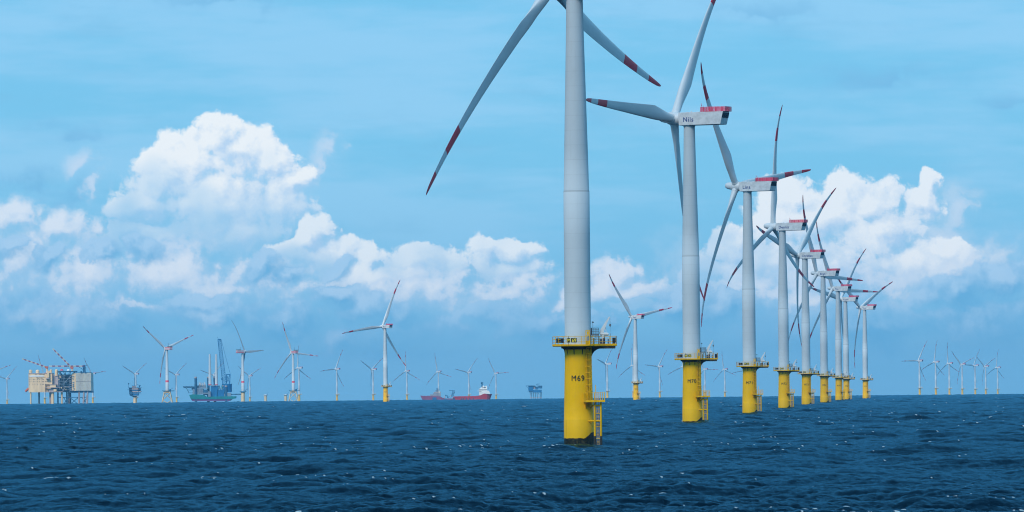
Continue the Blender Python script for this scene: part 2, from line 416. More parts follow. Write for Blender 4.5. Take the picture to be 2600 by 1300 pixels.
def build_sea():
    wd = np.array([.84, -.54])
    A = wave_tile(613.0, 1024, 0.0, 1.0, 7.4, wd, 3)
    B = wave_tile(83.0, 640, 1.0, 16.0, 7.0, wd, 5, 1.3)
    sA, sB = .40, .085
    CH = 1.0
    for nm, T, L, k in (('A', A, 613.0, sA), ('B', B, 83.0, sB)):
        gx = np.diff(T[0], axis=1) / (L / T[0].shape[0]) * k; print('rms slope', nm, gx.std(), 'height', (T[0] * k).std())
    near = np.linspace(2, 400, 24)
    far = [400.0]
    while far[-1] < 12500: far.append(far[-1] * 1.00105)
    beyond = np.linspace(far[-1] * 1.02, 21000, 14)
    rad = np.concatenate([near[:-1], np.array(far), beyond])
    w = R(9.0); ang_d = np.linspace(-w, w, 1050)
    ang_c = np.linspace(w, 2 * math.pi - w, 62)[1:-1]
    ang = np.concatenate([ang_d, ang_c])
    nr, na = len(rad), len(ang)
    rr = rad[:, None]; aa = ang[None, :]
    x = (rr * np.sin(aa)).ravel(); y = (rr * np.cos(aa)).ravel()
    dense = ((rr * 1.0 + aa * 0) >= 399) & ((rr + aa * 0) <= 12600) & ((aa + rr * 0) <= w + 1e-6)
    dm = dense.ravel().astype(float)
    a = sample(A, 613.0, x, y)
    th = R(23); xr = x * math.cos(th) - y * math.sin(th); yr = x * math.sin(th) + y * math.cos(th)
    b = sample(B, 83.0, xr, yr)
    bdx = b[1] * math.cos(th) + b[2] * math.sin(th); bdy = -b[1] * math.sin(th) + b[2] * math.cos(th)
    dist = np.hypot(x, y)
    # gusts: patches where the small chop is stronger or weaker
    gust = 1 + .28 * np.sin(x / 61 + 1.3 * np.sin(y / 173)) * np.sin(y / 257 + x / 190) + .22 * np.sin(x / 17 - y / 140 + 1.5 * np.sin(y / 97)) * np.sin(y / 330 - x / 85)
    bb = sB * gust
    z = (a[0] * sA + b[0] * bb) * dm
    z -= 1.45 * np.exp(-((x - 12) / 90) ** 2 - ((y - 1085) / 125) ** 2)      # a long swell trough
    X = x + (a[1] * sA + bdx * bb) * CH * dm; Y = y + (a[2] * sA + bdy * bb) * CH * dm
    Z = z - (x * x + y * y) / (2 * EARTH)
    J = (1 - CH * a[3] * sA) * (1 - CH * a[4] * sA) - (CH * a[5] * sA) ** 2 - .45 * (b[3] + b[4]) * sB
    thr = np.quantile(J[dm > 0][::7], .0013)
    patch = np.sin(x / 47.0 + 2 * np.sin(y / 131.0)) + np.sin(y / 89.0 + x / 71.0 + 1.7) + .8 * np.sin(x / 23.0 - y / 37.0)
    foam = np.clip((thr + .04 * patch - J) / .12, 0, 1) * dm * np.clip(1.25 - dist / 9000, .35, 1)
    for tx, ty in ((12.8, 1117.8), (52.5, 1671.2), (92.8, 2235.1), (132.9, 2793.2), (174.9, 3396.9)):      # wash round the piles
        rd = np.hypot(x - tx - .8, y - ty)
        foam = np.maximum(foam, np.clip(1.25 - np.abs(rd - 3.2) / 1.3, 0, 1) * (.35 + .25 * np.sin(x * 1.9 + y * .7)))
    me = bpy.data.meshes.new('sea')
    nv = nr * na
    co = np.empty((nv, 3), np.float32); co[:, 0] = X; co[:, 1] = Y; co[:, 2] = Z
    i = np.arange(nr - 1)[:, None] * na; j = np.arange(na)[None, :]; j2 = (j + 1) % na
    # angles run clockwise, so this order gives upward normals
    q = np.stack([i + j, i + na + j, i + na + j2, i + j2], -1).reshape(-1, 4)[:, ::-1].astype(np.int32)
    nf = len(q)
    me.vertices.add(nv); me.vertices.foreach_set('co', co.ravel())
    me.loops.add(nf * 4); me.loops.foreach_set('vertex_index', np.ascontiguousarray(q).ravel())
    me.polygons.add(nf); me.polygons.foreach_set('loop_start', np.arange(0, nf * 4, 4, dtype=np.int32))
    me.polygons.foreach_set('loop_total', np.full(nf, 4, np.int32))
    me.polygons.foreach_set('use_smooth', np.ones(nf, bool))
    me.update(calc_edges=True)
    at = me.attributes.new('foam', 'FLOAT', 'POINT'); at.data.foreach_set('value', foam.astype(np.float32))
    m = bpy.data.materials.new('sea water'); m.use_nodes = True; t = NT(m.node_tree); p = t.n['Principled BSDF']
    g = t.new('ShaderNodeNewGeometry'); P = g.outputs['Position']
    fa = t.new('ShaderNodeAttribute'); fa.attribute_name = 'foam'
    n1 = t.noise(t.v('MULTIPLY', P, (1, .6, 1)), 2.2, 5, .7)
    fo = t.ss(t.m('ADD', fa.outputs['Fac'], t.m('MULTIPLY', t.m('SUBTRACT', n1, .5), 1.5)), .45, .65)
    fo = t.m('MULTIPLY', fo, t.ss(fa.outputs['Fac'], .02, .2))
    big = t.noise(t.v('MULTIPLY', P, (.006, .0022, 0)), 1.0, 4, .6)
    deep = t.mix(t.ss(big, .35, .7), (.0008, .0074, .0175, 1), (.0014, .0110, .0250, 1))
    bm = t.new('ShaderNodeBump'); bm.inputs['Strength'].default_value = 1.0; bm.inputs['Distance'].default_value = .13
    t.put(bm.inputs['Height'], t.noise(t.v('MULTIPLY', P, (1.0, .7, 1)), 1.5, 5, .65))
    N = bm.outputs[0]
    body = t.new('ShaderNodeBsdfDiffuse'); t.put(body.inputs['Color'], deep)
    gl = t.new('ShaderNodeBsdfGlossy'); gl.inputs['Roughness'].default_value = .16; gl.inputs['Color'].default_value = (.26, .62, .84, 1)
    fr = t.new('ShaderNodeFresnel'); fr.inputs['IOR'].default_value = 1.33
    for nd in (body, gl, fr): t.l.new(N, nd.inputs['Normal'])
    # a wind-roughened surface never mirrors fully at grazing angles: facets hide one another
    k = t.m('MULTIPLY', t.m('POWER', fr.outputs[0], 1.6), .64)
    water = t.new('ShaderNodeMixShader'); t.put(water.inputs[0], k); t.l.new(body.outputs[0], water.inputs[1]); t.l.new(gl.outputs[0], water.inputs[2])
    fd = t.new('ShaderNodeBsdfDiffuse'); fd.inputs['Color'].default_value = (.42, .50, .55, 1); t.l.new(N, fd.inputs['Normal'])
    fin = t.new('ShaderNodeMixShader'); t.put(fin.inputs[0], fo); t.l.new(water.outputs[0], fin.inputs[1]); t.l.new(fd.outputs[0], fin.inputs[2])
    t.n.remove(p); t.l.new(fin.outputs[0], t.n['Material Output'].inputs['Surface'])
    me.materials.append(m)
    o = link('sea', me); o['kind'] = 'structure'
    o['label'] = 'dark blue choppy sea with small whitecaps'
    return o
build_sea()

# ---------------------------------------------------------------- turbine meshes
def blade_mesh(name, mats, L=60.0, bands=True, bend=4.2):
    st = [1.6, 2.6, 4, 6, 8, 10, 12, 13.5, 14.5, 16, 19, 23, 27, 31, 35, 39, 42, 42.02, 45, 48.6, 48.62, 51.5, 54.3, 54.32, 56.5, 58.2, 59.3, 59.8, 60]
    def lerp(xs, ys, x): return float(np.interp(x, xs, ys))
    nP = 24; V = []; F = []; mi = []
    for r in st:
        c = lerp([0, 3, 6, 10, 13.8, 16, 30, 45, 54, 58, 59.5, 60], [2.5, 2.5, 2.9, 3.7, 4.25, 4.05, 2.9, 1.95, 1.35, .95, .6, .25], r)
        tk = lerp([0, 3, 8, 14, 30, 60], [1, .98, .55, .33, .22, .16], r)
        w = lerp([0, 3, 11], [0, 0, 1], r)
        ax = lerp([0, 3, 14, 60], [.5, .5, .32, .3], r)
        tw = R(lerp([0, 10, 20, 35, 60], [22, 20, 14, 9, 5], r))
        D = (.052 * r - bend * (r / 60) ** 4.5) if bend > 4 else (.085 * r - bend * (r / 60) ** 3)
        for i in range(nP):
            a = 2 * math.pi * i / nP; s = (1 - math.cos(a)) / 2          # 0 leading, 1 trailing
            up = 1 if math.sin(a) >= 0 else -1
            circ = math.sqrt(max(s * (1 - s), 0))
            nac = 5 * (.2969 * math.sqrt(s) - .126 * s - .3516 * s * s + .2843 * s ** 3 - .1036 * s ** 4)
            yy = up * c * tk * (circ * (1 - w) + nac * w)
            lead = (ax - s) * c
            X = D + lead * math.sin(tw) - yy * math.cos(tw); Y = lead * math.cos(tw) + yy * math.sin(tw)
            k = L / 60
            V.append((X * k, Y * k, r * k))
    for k in range(len(st) - 1):
        r = (st[k] + st[k + 1]) / 2
        red = bands and (42.01 < r < 48.61 or r > 54.31)
        for i in range(nP):
            F.append((k * nP + i, k * nP + (i + 1) % nP, (k + 1) * nP + (i + 1) % nP, (k + 1) * nP + i)); mi.append(1 if red else 0)
    F.append(tuple(range((len(st) - 1) * nP, len(st) * nP))); mi.append(1 if bands else 0)
    me = bpy.data.meshes.new(name); me.from_pydata(V, [], F)
    for m in mats: me.materials.append(m)
    me.polygons.foreach_set('material_index', mi); me.polygons.foreach_set('use_smooth', [True] * len(F)); me.update()
    return me

ME = {}
ME['blade'] = blade_mesh('blade', [M['white'], M['red']])
ME['blade_straight'] = blade_mesh('blade', [M['white'], M['red']], bend=3.2)
ME['blade_plain_shade'] = blade_mesh('blade', [M['bluegrey'], M['bluegrey']], bands=False)  # no bands; shaded side of the blades put into a darker blue-grey
# hub and nose cone, axis +X pointing upwind
b = MB()
b.lathe([(0.01, 4.9), (.55, 4.8), (.95, 4.5), (1.25, 3.9), (1.4, 3.0), (1.5, 2.1), (1.85, 1.4), (1.95, .6), (1.95, -1.0), (1.8, -1.7), (1.75, -2.7), (.01, -2.7)], 40, 0, 'X')
for k in range(3):
    a = k * 2 * math.pi / 3
    b.tube((.0, 0, 0), (0.05, 2.15 * math.sin(a), 2.15 * math.cos(a)), 1.38, 1.34, 28)
ME['hub'] = b.mesh('hub', [M['white']])
# nacelle in its own frame: +X upwind, origin on the tower axis at hub height
b = MB()
W2 = 2.25
side = [(2.4, -2.0), (2.55, 1.45), (2.35, 1.6), (-11.9, 1.6), (-12.05, 1.45), (-11.2, -2.1), (-10.9, -2.2), (2.2, -2.2)]
inn = [(x * .996, z * .97) for x, z in side]
n = len(side)
V = [(x, -W2 + .12, z) for x, z in side]; V2 = [(x, W2 - .12, z) for x, z in side]
Vi = [(x - .06 * (1 if x > 0 else -1), -W2, z * .96) for x, z in side]; Vo = [(x - .06 * (1 if x > 0 else -1), W2, z * .96) for x, z in side]
b.add(Vi + V + V2 + Vo, [tuple(range(n))[::-1], tuple(range(3 * n, 4 * n))] +
      [(k * n + i, k * n + (i + 1) % n, (k + 1) * n + (i + 1) % n, (k + 1) * n + i) for k in range(3) for i in range(n)], 0)
# panel seams as shallow ribs, underside duct, roof hatches
for xx in (-2.2, -5.6, -9.0): b.box((xx, -W2 - .015, -1.9), (xx + .06, W2 + .015, 1.35))
b.lathe([(1.75, -2.55), (1.75, -2.15)], 32)
b.box((-3.6, -.6, 1.55), (-2.6, .6, 1.75)); b.box((.2, -.4, 1.55), (.9, .4, 1.78)); b.box((-1.4, .9, 1.55), (-1.1, 1.2, 1.95))
ME['nacelle'] = b.mesh('nacelle', [M['nacelle']])
b = MB(); pts = [(-4.7, -W2 + .1, 1.62), (-4.7, W2 - .1, 1.62), (-12.7, W2 - .1, 1.62), (-12.7, -W2 + .1, 1.62)]
b.rail(pts, 1.35, 1.0, .06, True, mids=3, toe=False)
b.box((-12.75, -W2, 1.605), (-4.7, W2, 1.68))
for yy in (-W2 + .1, W2 - .1):
    for i in range(20): xx = -4.7 - i * .4; b.bar((xx, yy, 1.7), (xx, yy, 2.9), .09)
for i in range(11): yy = -W2 + .1 + i * .4; b.bar((-12.7, yy, 1.7), (-12.7, yy, 2.9), .09)
b.bar((-4.6, 1.2, 1.6), (-4.6, 1.2, 4.1), .08); b.bar((-4.2, -.8, 1.6), (-4.2, -.8, 3.6), .08); b.bar((-4.6, .8, 3.6), (-4.6, 1.6, 3.6), .08)
ME['roof_railing'] = b.mesh('roof_railing', [M['railred']])
b = MB(); b.add([(-12.1, -W2 + .2, 1.2), (-12.1, W2 - .05, 1.2), (-11.78, W2 - .05, -.25), (-11.78, -W2 + .2, -.25),
                 (-11.0, -W2 + .2, 1.2), (-11.0, W2 - .05, 1.2), (-11.0, W2 - .05, -.25), (-11.0, -W2 + .2, -.25)],
                [(0, 1, 2, 3), (7, 6, 5, 4), (0, 4, 5, 1), (1, 5, 6, 2), (2, 6, 7, 3), (3, 7, 4, 0)])
ME['rear_grille'] = b.mesh('rear_grille', [M['dark']])
# tower from the deck to the nacelle
TWR = [(2.6, 18.6), (2.6, 22), (2.59, 22.02), (2.58, 30), (2.57, 40), (2.56, 49), (2.5, 49.05), (2.3, 58), (2.05, 68), (1.8, 78), (1.62, 87.3)]
b = MB(); b.lathe(TWR, 72); ME['tower'] = b.mesh('tower', [M['tower']])
b = MB(); b.lathe([(2.74, 18.75), (2.74, 19.0), (2.61, 19.02)], 72); ME['tower_flange'] = b.mesh('tower_flange', [M['nacelle']])
# foundation
FND = [(2.95, -4), (2.95, 0), (2.93, 4.15), (2.9, 4.2), (2.84, 7.5), (2.72, 12), (2.64, 15), (2.62, 18.45)]
b = MB(); b.lathe(FND, 72); ME['foundation'] = b.mesh('foundation', [M['yellow']])
# deck outline
DK = [(4.9, 2.3), (3.6, 3.7), (1.9, 4.7), (-1.9, 4.7), (-3.9, 3.6), (-4.95, 1.9), (-4.95, -1.9), (-3.9, -3.6), (-1.9, -4.7), (1.9, -4.7), (3.9, -3.7), (5.2, -2.9), (7.5, -2.9), (7.5, 2.3)][::-1]
b = MB(); b.prism(DK, 18.5, 18.78, 'XY')
for p, q in zip(DK, DK[1:] + DK[:1]):
    b.bar((p[0], p[1], 18.72), (q[0], q[1], 18.72), .24)
ME['deck'] = b.mesh('work_platform', [M['yellow2']])
b = MB(); b.rail([(x, y, 18.85) for x, y in DK], 1.6, 1.15, .04, True, mids=2)
ME['railing'] = b.mesh('railing', [M['yellow2']])
# curved brackets under the deck
b = MB()
def bracket(ang, reach, drop):
    prof = [(2.5, 18.48), (reach, 18.48), (reach, 18.15)]
    for i in range(9):
        u = i / 8 * math.pi / 2
        prof.append((2.62 + (reach - 2.9) * (1 - math.sin(u)) ** 1.0, 18.1 - drop * (1 - math.cos(u))))
    prof.append((2.5, 18.1 - drop))
    ca, sa = math.cos(ang), math.sin(ang); n = len(prof)
    v = [(r * ca - t * sa, r * sa + t * ca, z) for t in (-.09, .09) for r, z in prof]
    b.add(v, [tuple(range(n)), tuple(range(2 * n - 1, n - 1, -1))] + [(i, n + i, n + (i + 1) % n, (i + 1) % n) for i in range(n)])
for k in range(10): bracket(R(36 * k), 3.3 if 36 * k not in (0,) else 5.0, 1.4 if 36 * k not in (0,) else 2.0)
bracket(R(-14), 5.0, 2.0); bracket(R(14), 5.0, 2.0)
b.box((3.0, -2.8, 18.05), (7.3, -2.5, 18.46)); b.box((3.0, 1.9, 18.05), (7.3, 2.2, 18.46)); b.box((5.0, -2.5, 18.1), (5.3, 1.9, 18.44)); b.box((7.0, -2.5, 18.1), (7.3, 1.9, 18.44))
b.lathe([(2.63, 17.9), (3.25, 18.35), (3.3, 18.49)], 40)
ME['bracket'] = b.mesh('platform_bracket', [M['under']])
# signs on the railing
SIGNS = []
for (x0, x1, yy) in ((-2.25, -1.55, -4.82), (-1.42, -.30, -4.82)):
    b = MB(); b.box((x0, yy - .04, 19.25), (x1, yy, 20.12)); SIGNS.append(b.mesh('sign_panel', [M['black']]))
b = MB(); b.add([(-4.3, -3.3, 19.2), (-2.85, -4.3, 19.2), (-2.85, -4.3, 20.1), (-4.3, -3.3, 20.1), (-4.27, -3.25, 19.2), (-2.82, -4.25, 19.2), (-2.82, -4.25, 20.1), (-4.27, -3.25, 20.1)],
                [(0, 1, 2, 3), (7, 6, 5, 4), (0, 4, 5, 1), (3, 2, 6, 7), (1, 5, 6, 2), (0, 3, 7, 4)])
SIGNS.append(b.mesh('sign_panel', [M['black']]))
b = MB(); b.box((6.7, -3.06, 19.2), (7.35, -3.02, 20.15)); SIGNS.append(b.mesh('sign_panel', [M['black']]))
CABS = []
for lo, hi in (((4.25, -2.2, 18.8), (4.75, -1.5, 20.0)), ((4.85, -2.3, 18.8), (5.3, -1.6, 20.1)), ((5.8, -2.2, 18.8), (6.0, -1.9, 19.9)), ((2.9, -3.2, 18.8), (3.2, -2.8, 20.1)), ((6.75, -2.0, 18.8), (7.3, -1.0, 19.9))):
    b = MB(); b.box(lo, hi); CABS.append(b.mesh('equipment_cabinet', [M['cabinet']]))
b = MB()
for xx in (1.5, 2.25): b.bar((xx, -4.75, 18.8), (xx, -4.75, 21.6), .14)
b.bar((1.5, -4.75, 21.6), (2.25, -4.75, 21.6), .14); b.bar((1.5, -4.75, 20.6), (2.25, -4.75, 20.6), .1); b.box((1.55, -4.72, 18.8), (2.2, -4.68, 19.6))
b.box((1.7, -4.73, 20.75), (2.1, -4.66, 21.4)); b.bar((1.5, -4.75, 18.9), (1.5, -3.2, 18.9), .1); b.bar((2.9, -4.5, 18.8), (2.9, -4.5, 20.6), .12)
ME['gate'] = b.mesh('ladder_gate', [M['yellow2']])
b = MB()
cg = [(2.75, -1.2, 20.75), (4.1, -1.2, 20.75), (4.1, .6, 20.75), (2.6, .6, 20.75)]
b.rail(cg, 1.35, .35, .03, True, mids=3); b.box((2.5, -1.2, 20.62), (4.1, .6, 20.75))
for i in range(9): b.box((2.65 + .1 * i, -2.1 + .1 * i, 18.9 + .21 * i), (3.2 + .1 * i, -1.9 + .1 * i, 18.95 + .21 * i))
b.bar((2.9, -1.2, 18.9), (2.9, -1.2, 20.7), .12); b.bar((4.0, -1.2, 18.9), (4.0, -1.2, 20.7), .12); b.bar((2.95, .2, 20), (2.95, .2, 23.5), .06); b.box((2.8, .1, 23.1), (3.15, .35, 23.35))
ME['stair'] = b.mesh('door_landing', [M['grey']])
# davit crane
b = MB()
b.tube((4.95, -.4, 18.8), (4.95, -.4, 20.7), .32, .30, 14); b.tube((4.35, -.4, 20.95), (5.9, -.4, 20.85), .36, .30, 16); b.tube((5.9, -.4, 20.85), (6.05, -.4, 20.84), .22, .2, 12)
pts = [(4.55, 20.9, .42), (4.75, 21.6, .38), (5.45, 22.9, .24), (6.15, 24.15, .12), (6.3, 24.25, .09)]
for p, q in zip(pts[:-1], pts[1:]):
    dx, dz = q[0] - p[0], q[1] - p[1]; L = math.hypot(dx, dz); nx, nz = -dz / L, dx / L
    v = []
    for (x, z, w) in (p, q):
        for sy in (-1, 1):
            for sn in (-1, 1): v.append((x + nx * sn * w, -.4 + sy * w * .7, z + nz * sn * w))
    b.add(v, [(0, 2, 3, 1), (4, 5, 7, 6), (0, 1, 5, 4), (2, 6, 7, 3), (0, 4, 6, 2), (1, 3, 7, 5)])
b.bar((5.6, -.4, 20.9), (5.35, -.4, 22.5), .12)
ME['crane'] = b.mesh('davit_crane', [M['crane']])
b = MB(); b.bar((6.3, -.4, 24.2), (6.34, -.4, 22.8), .07); b.tube((6.34, -.4, 22.85), (6.34, -.4, 22.45), .18, .22, 10); b.tube((6.34, -.4, 22.45), (6.34, -.4, 22.2), .1, .05, 8); b.bar((6.34, -.4, 22.3), (6.34, -.4, 18.9), .035); b.bar((6.36, -.4, 18.8), (6.36, -.4, 21.0), .08)
ME['hook'] = b.mesh('hook', [M['grey']])
# caged ladder on the camera-side right flank
b = MB(); la = R(-48)
er = Vector((math.cos(la), math.sin(la), 0)); et = Vector((-math.sin(la), math.cos(la), 0))
def LP(r, tt, z): return er * r + et * tt + Vector((0, 0, z))
for tt in (-.28, .28): b.bar(LP(3.0, tt, 8), LP(2.85, tt, 18.8), .09)
for i in range(36): zz = 8 + i * .3; b.bar(LP(2.98 - i * .004, -.28, zz), LP(2.98 - i * .004, .28, zz), .05)
for i in range(8):
    zz = 9.7 + i * 1.22; pr = None
    for a in np.linspace(-.5 * math.pi, .5 * math.pi, 9):
        p = LP(3.0 + .75 * math.cos(a), .48 * math.sin(a), zz)
        if pr is not None: b.bar(pr, p, .10)
        pr = p
    b.bar(LP(2.6, -.45, zz), LP(3.05, -.45, zz), .09); b.bar(LP(2.6, .45, zz), LP(3.05, .45, zz), .09)
for a in np.linspace(-.5 * math.pi, .5 * math.pi, 5):
    b.bar(LP(3.0 + .75 * math.cos(a), .48 * math.sin(a), 9.7), LP(2.95 + .75 * math.cos(a), .48 * math.sin(a), 18.4), .06)
ME['ladder'] = b.mesh('caged_ladder', [M['yellow2']])
# lower landing platform
b = MB(); b.box((.95, -4.3, 7.6), (5.1, -1.4, 7.78)); b.box((.93, -4.33, 7.55), (5.13, -4.2, 7.85)); b.box((5.0, -4.2, 7.55), (5.12, -1.4, 7.85)); b.box((.93, -4.2, 7.55), (1.05, -2.6, 7.85))
for xx in (1.3, 3.0): b.prism([(-4.2, 7.54), (-2.3, 7.54), (-2.3, 6.3), (-2.6, 6.35), (-3.4, 7.2), (-4.2, 7.35)], xx, xx + .15, 'YZ')
b.tube((3.1, -3.6, 7.3), (3.1, -1.2, 6.9), .14); b.bar((3.4, -1.5, 7.5), (2.2, -1.7, 6.2), .15)
ME['lplat'] = b.mesh('landing_platform', [M['yellow2']])
b = MB(); b.rail([(1.0, -2.6, 7.8), (1.0, -4.25, 7.8), (5.05, -4.25, 7.8), (5.05, -1.45, 7.8), (3.3, -1.45, 7.8)], 1.65, .42, .035, mids=0)
for xx in (1.0, 3.1, 5.05): b.bar((xx, -4.25, 7.8), (xx, -4.25, 9.45), .13)
for i in range(6): b.bar((1 + .81 * i, -1.5 if i > 3 else -2.7, 9.45), (1 + .81 * i, -1.5 if i > 3 else -2.7, 7.8), .05)
b.bar((3.3, -3.9, 9.4), (3.3, -3.9, 10.9), .12)
ME['lrail'] = b.mesh('railing', [M['yellow2']])
b = MB()
for xx in (3.1, 4.3):
    b.tube((xx, -3.3, -3), (xx, -3.3, 7.5), .21, n=14)
    b.tube((xx, -3.3, -3), (xx, -3.3, .9), .24, n=14, mat=1)
for zz in (6.85, 3.85): b.tube((3.1, -3.3, zz), (4.3, -3.3, zz), .17, n=10); b.tube((3.1, -3.3, zz), (1.7, -2.0, zz), .15, n=10); b.tube((4.3, -3.3, zz), (2.5, -1.2, zz), .15, n=10)
for xx in (3.5, 3.9): b.bar((xx, -3.1, -3), (xx, -3.1, 7.6), .07)
for i in range(34): b.bar((3.5, -3.1, -1.5 + i * .27), (3.9, -3.1, -1.5 + i * .27), .045)
for zz in (5.3, 2.7, .4): b.bar((3.1, -3.3, zz), (4.3, -3.3, zz), .10)
ME['landing'] = b.mesh('boat_landing', [M['yellow2'], M['under']])

def text_found(body):
    me = text_mesh(body, 1.10, 'CENTER', .0, 1.16, .01)
    w = max(v.co.x for v in me.vertices) - min(v.co.x for v in me.vertices); xform(me, lambda c: Vector((c.x * 2.5 / w, c.y, c.z)))
    def fn(c):
        r = 2.80 + .03 + c.z; a = (c.x - .15) / 2.78
        return Vector((r * math.sin(a), -r * math.cos(a), 11.75 + c.y))
    xform(me, fn); me.materials.append(M['black']); return me
def text_sign(body):
    me = text_mesh(body[0] + ' ' + body[1:], .70, 'LEFT', .018, 1.02, .005)
    w = max(v.co.x for v in me.vertices); k = 1.75 / w
    xform(me, lambda c: Vector((-2.16 + c.x * k, -4.875 - c.z, 19.33 + c.y))); me.materials.append(M['ltyellow']); return me
def text_name(body):
    me = text_mesh(body, 1.3, 'LEFT', .03, 1.16 if len(body) < 6 else 1.06, .01)
    xform(me, lambda c: Vector((.95 - c.x, W2 + .03 + c.z, -1.15 + c.y))); me.materials.append(M['blue']); return me

TILT = R(5); OVER = 5.0
def rotor(root, hubz, psi, th, blade, k, hubmesh='hub'):
    rz = R(psi)
    hx, hy = OVER * math.cos(rz), OVER * math.sin(rz)
    base = Matrix.Translation((hx, hy, hubz)) @ Matrix.Rotation(rz, 4, 'Z') @ Matrix.Rotation(-TILT, 4, 'Y')
    h = link('hub', ME[hubmesh], root); h.matrix_local = base @ Matrix.Rotation(-R(th), 4, 'X')
    for i in range(3):
        bl = link('blade', ME[blade], root)
        bl.matrix_local = base @ Matrix.Rotation(-(R(th) + i * 2 * math.pi / 3), 4, 'X') @ Matrix.Scale(k, 4)

def turbine(x, y, hubz, Rr, psi, th, label, group, code=None, name=None, near=True, dz=0.0):
    root = place('wind_turbine', x, y, label, 'wind turbine', group, dz)
    link('foundation', ME['foundation'], root)
    tw = link('tower', ME['tower'], root)
    wp = link('work_platform', ME['deck'], root)
    link('railing', ME['railing'], wp)
    hubz = 89.6
    n = link('nacelle', ME['nacelle'], root, (0, 0, hubz), (0, 0, R(psi)))
    link('roof_railing', ME['roof_railing'], n)
    link('rear_grille', ME['rear_grille'], n)
    if name: link('name_lettering', text_name(name), n)
    rotor(root, hubz, psi, th, 'blade_straight' if code == 'M69' else 'blade', Rr / 60.0)
    cr = link('davit_crane', ME['crane'], root)
    link('platform_bracket', ME['bracket'], wp)
    if near:
        link('tower_flange', ME['tower_flange'], tw)
        link('hook', ME['hook'], cr)
        for q in SIGNS: link('sign_panel', q, wp)
        for q in CABS: link('equipment_cabinet', q, wp)
        link('ladder_gate', ME['gate'], wp); link('door_landing', ME['stair'], root)
        link('caged_ladder', ME['ladder'], root); lp = link('landing_platform', ME['lplat'], root); link('railing', ME['lrail'], lp)
        link('boat_landing', ME['landing'], root)
        if code:
            link('number_lettering', text_found(code), root); link('sign_lettering', text_sign(code), wp)
    return root

G1 = 'yellow-based wind turbines in the near row'
G2 = 'distant wind turbines along the horizon'
def lab(code, extra): return 'white wind turbine with %s painted on its yellow base, %s' % (code, extra)
ROW = [
 ('M69', -2.0, 12.95, 1117.8, 154.0, 13.8, None, 'nearest and largest of the row'),
 ('M70', -7.0, 53.31, 1671.2, 152.4, 87.0, 'Nils', 'a blade pointing level left'),
 ('M71', .5, 92.74, 2235.1, 149.0, 38.0, 'Lina', 'third in the row'),
 ('M72', -.7, 133.02, 2793.2, 153.0, 1.0, 'Dennis', 'one blade standing straight up'),
 ('M73', 2.6, 174.31, 3396.9, 150.0, 74.0, 'Christian', 'fifth in the row'),
 ('M74', -1.0, 215.09, 3931.2, 145.0, 26.0, 'Birgit', 'sixth in the row'),
 ('M75', .3, 258.76, 4524.6, 140.0, 28.0, 'Tim', 'seventh in the row'),
 ('M76', -4.0, 297.42, 5057.8, 147.0, 80.0, 'Cedric', 'overlapping the seventh tower'),
 ('M77', -3.2, 346.87, 5585.8, 143.0, 56.0, 'Tara', 'farthest and last of the row')]
for code, dpx, x, y, psi, th, nm, ex in ROW:
    turbine(x + dpx * y / F_PX, y, 89.6, 61.5 if code == 'M69' else 60, psi, th, lab(code, ex), G1, code, nm)
turbine(131.32, 6097.9, 89.2, 60, 133.0, 40.0, 'lone white turbine on a yellow base between the two nearest towers', 'lone mid-distance turbines', 'M80', 'Svenja', True)
turbine(-150.85, 6717.4, 89.3, 60, 128.0, 98.0, 'lone white turbine on a yellow base left of the two red ships', 'lone mid-distance turbines', 'M60', 'Marlon', True)

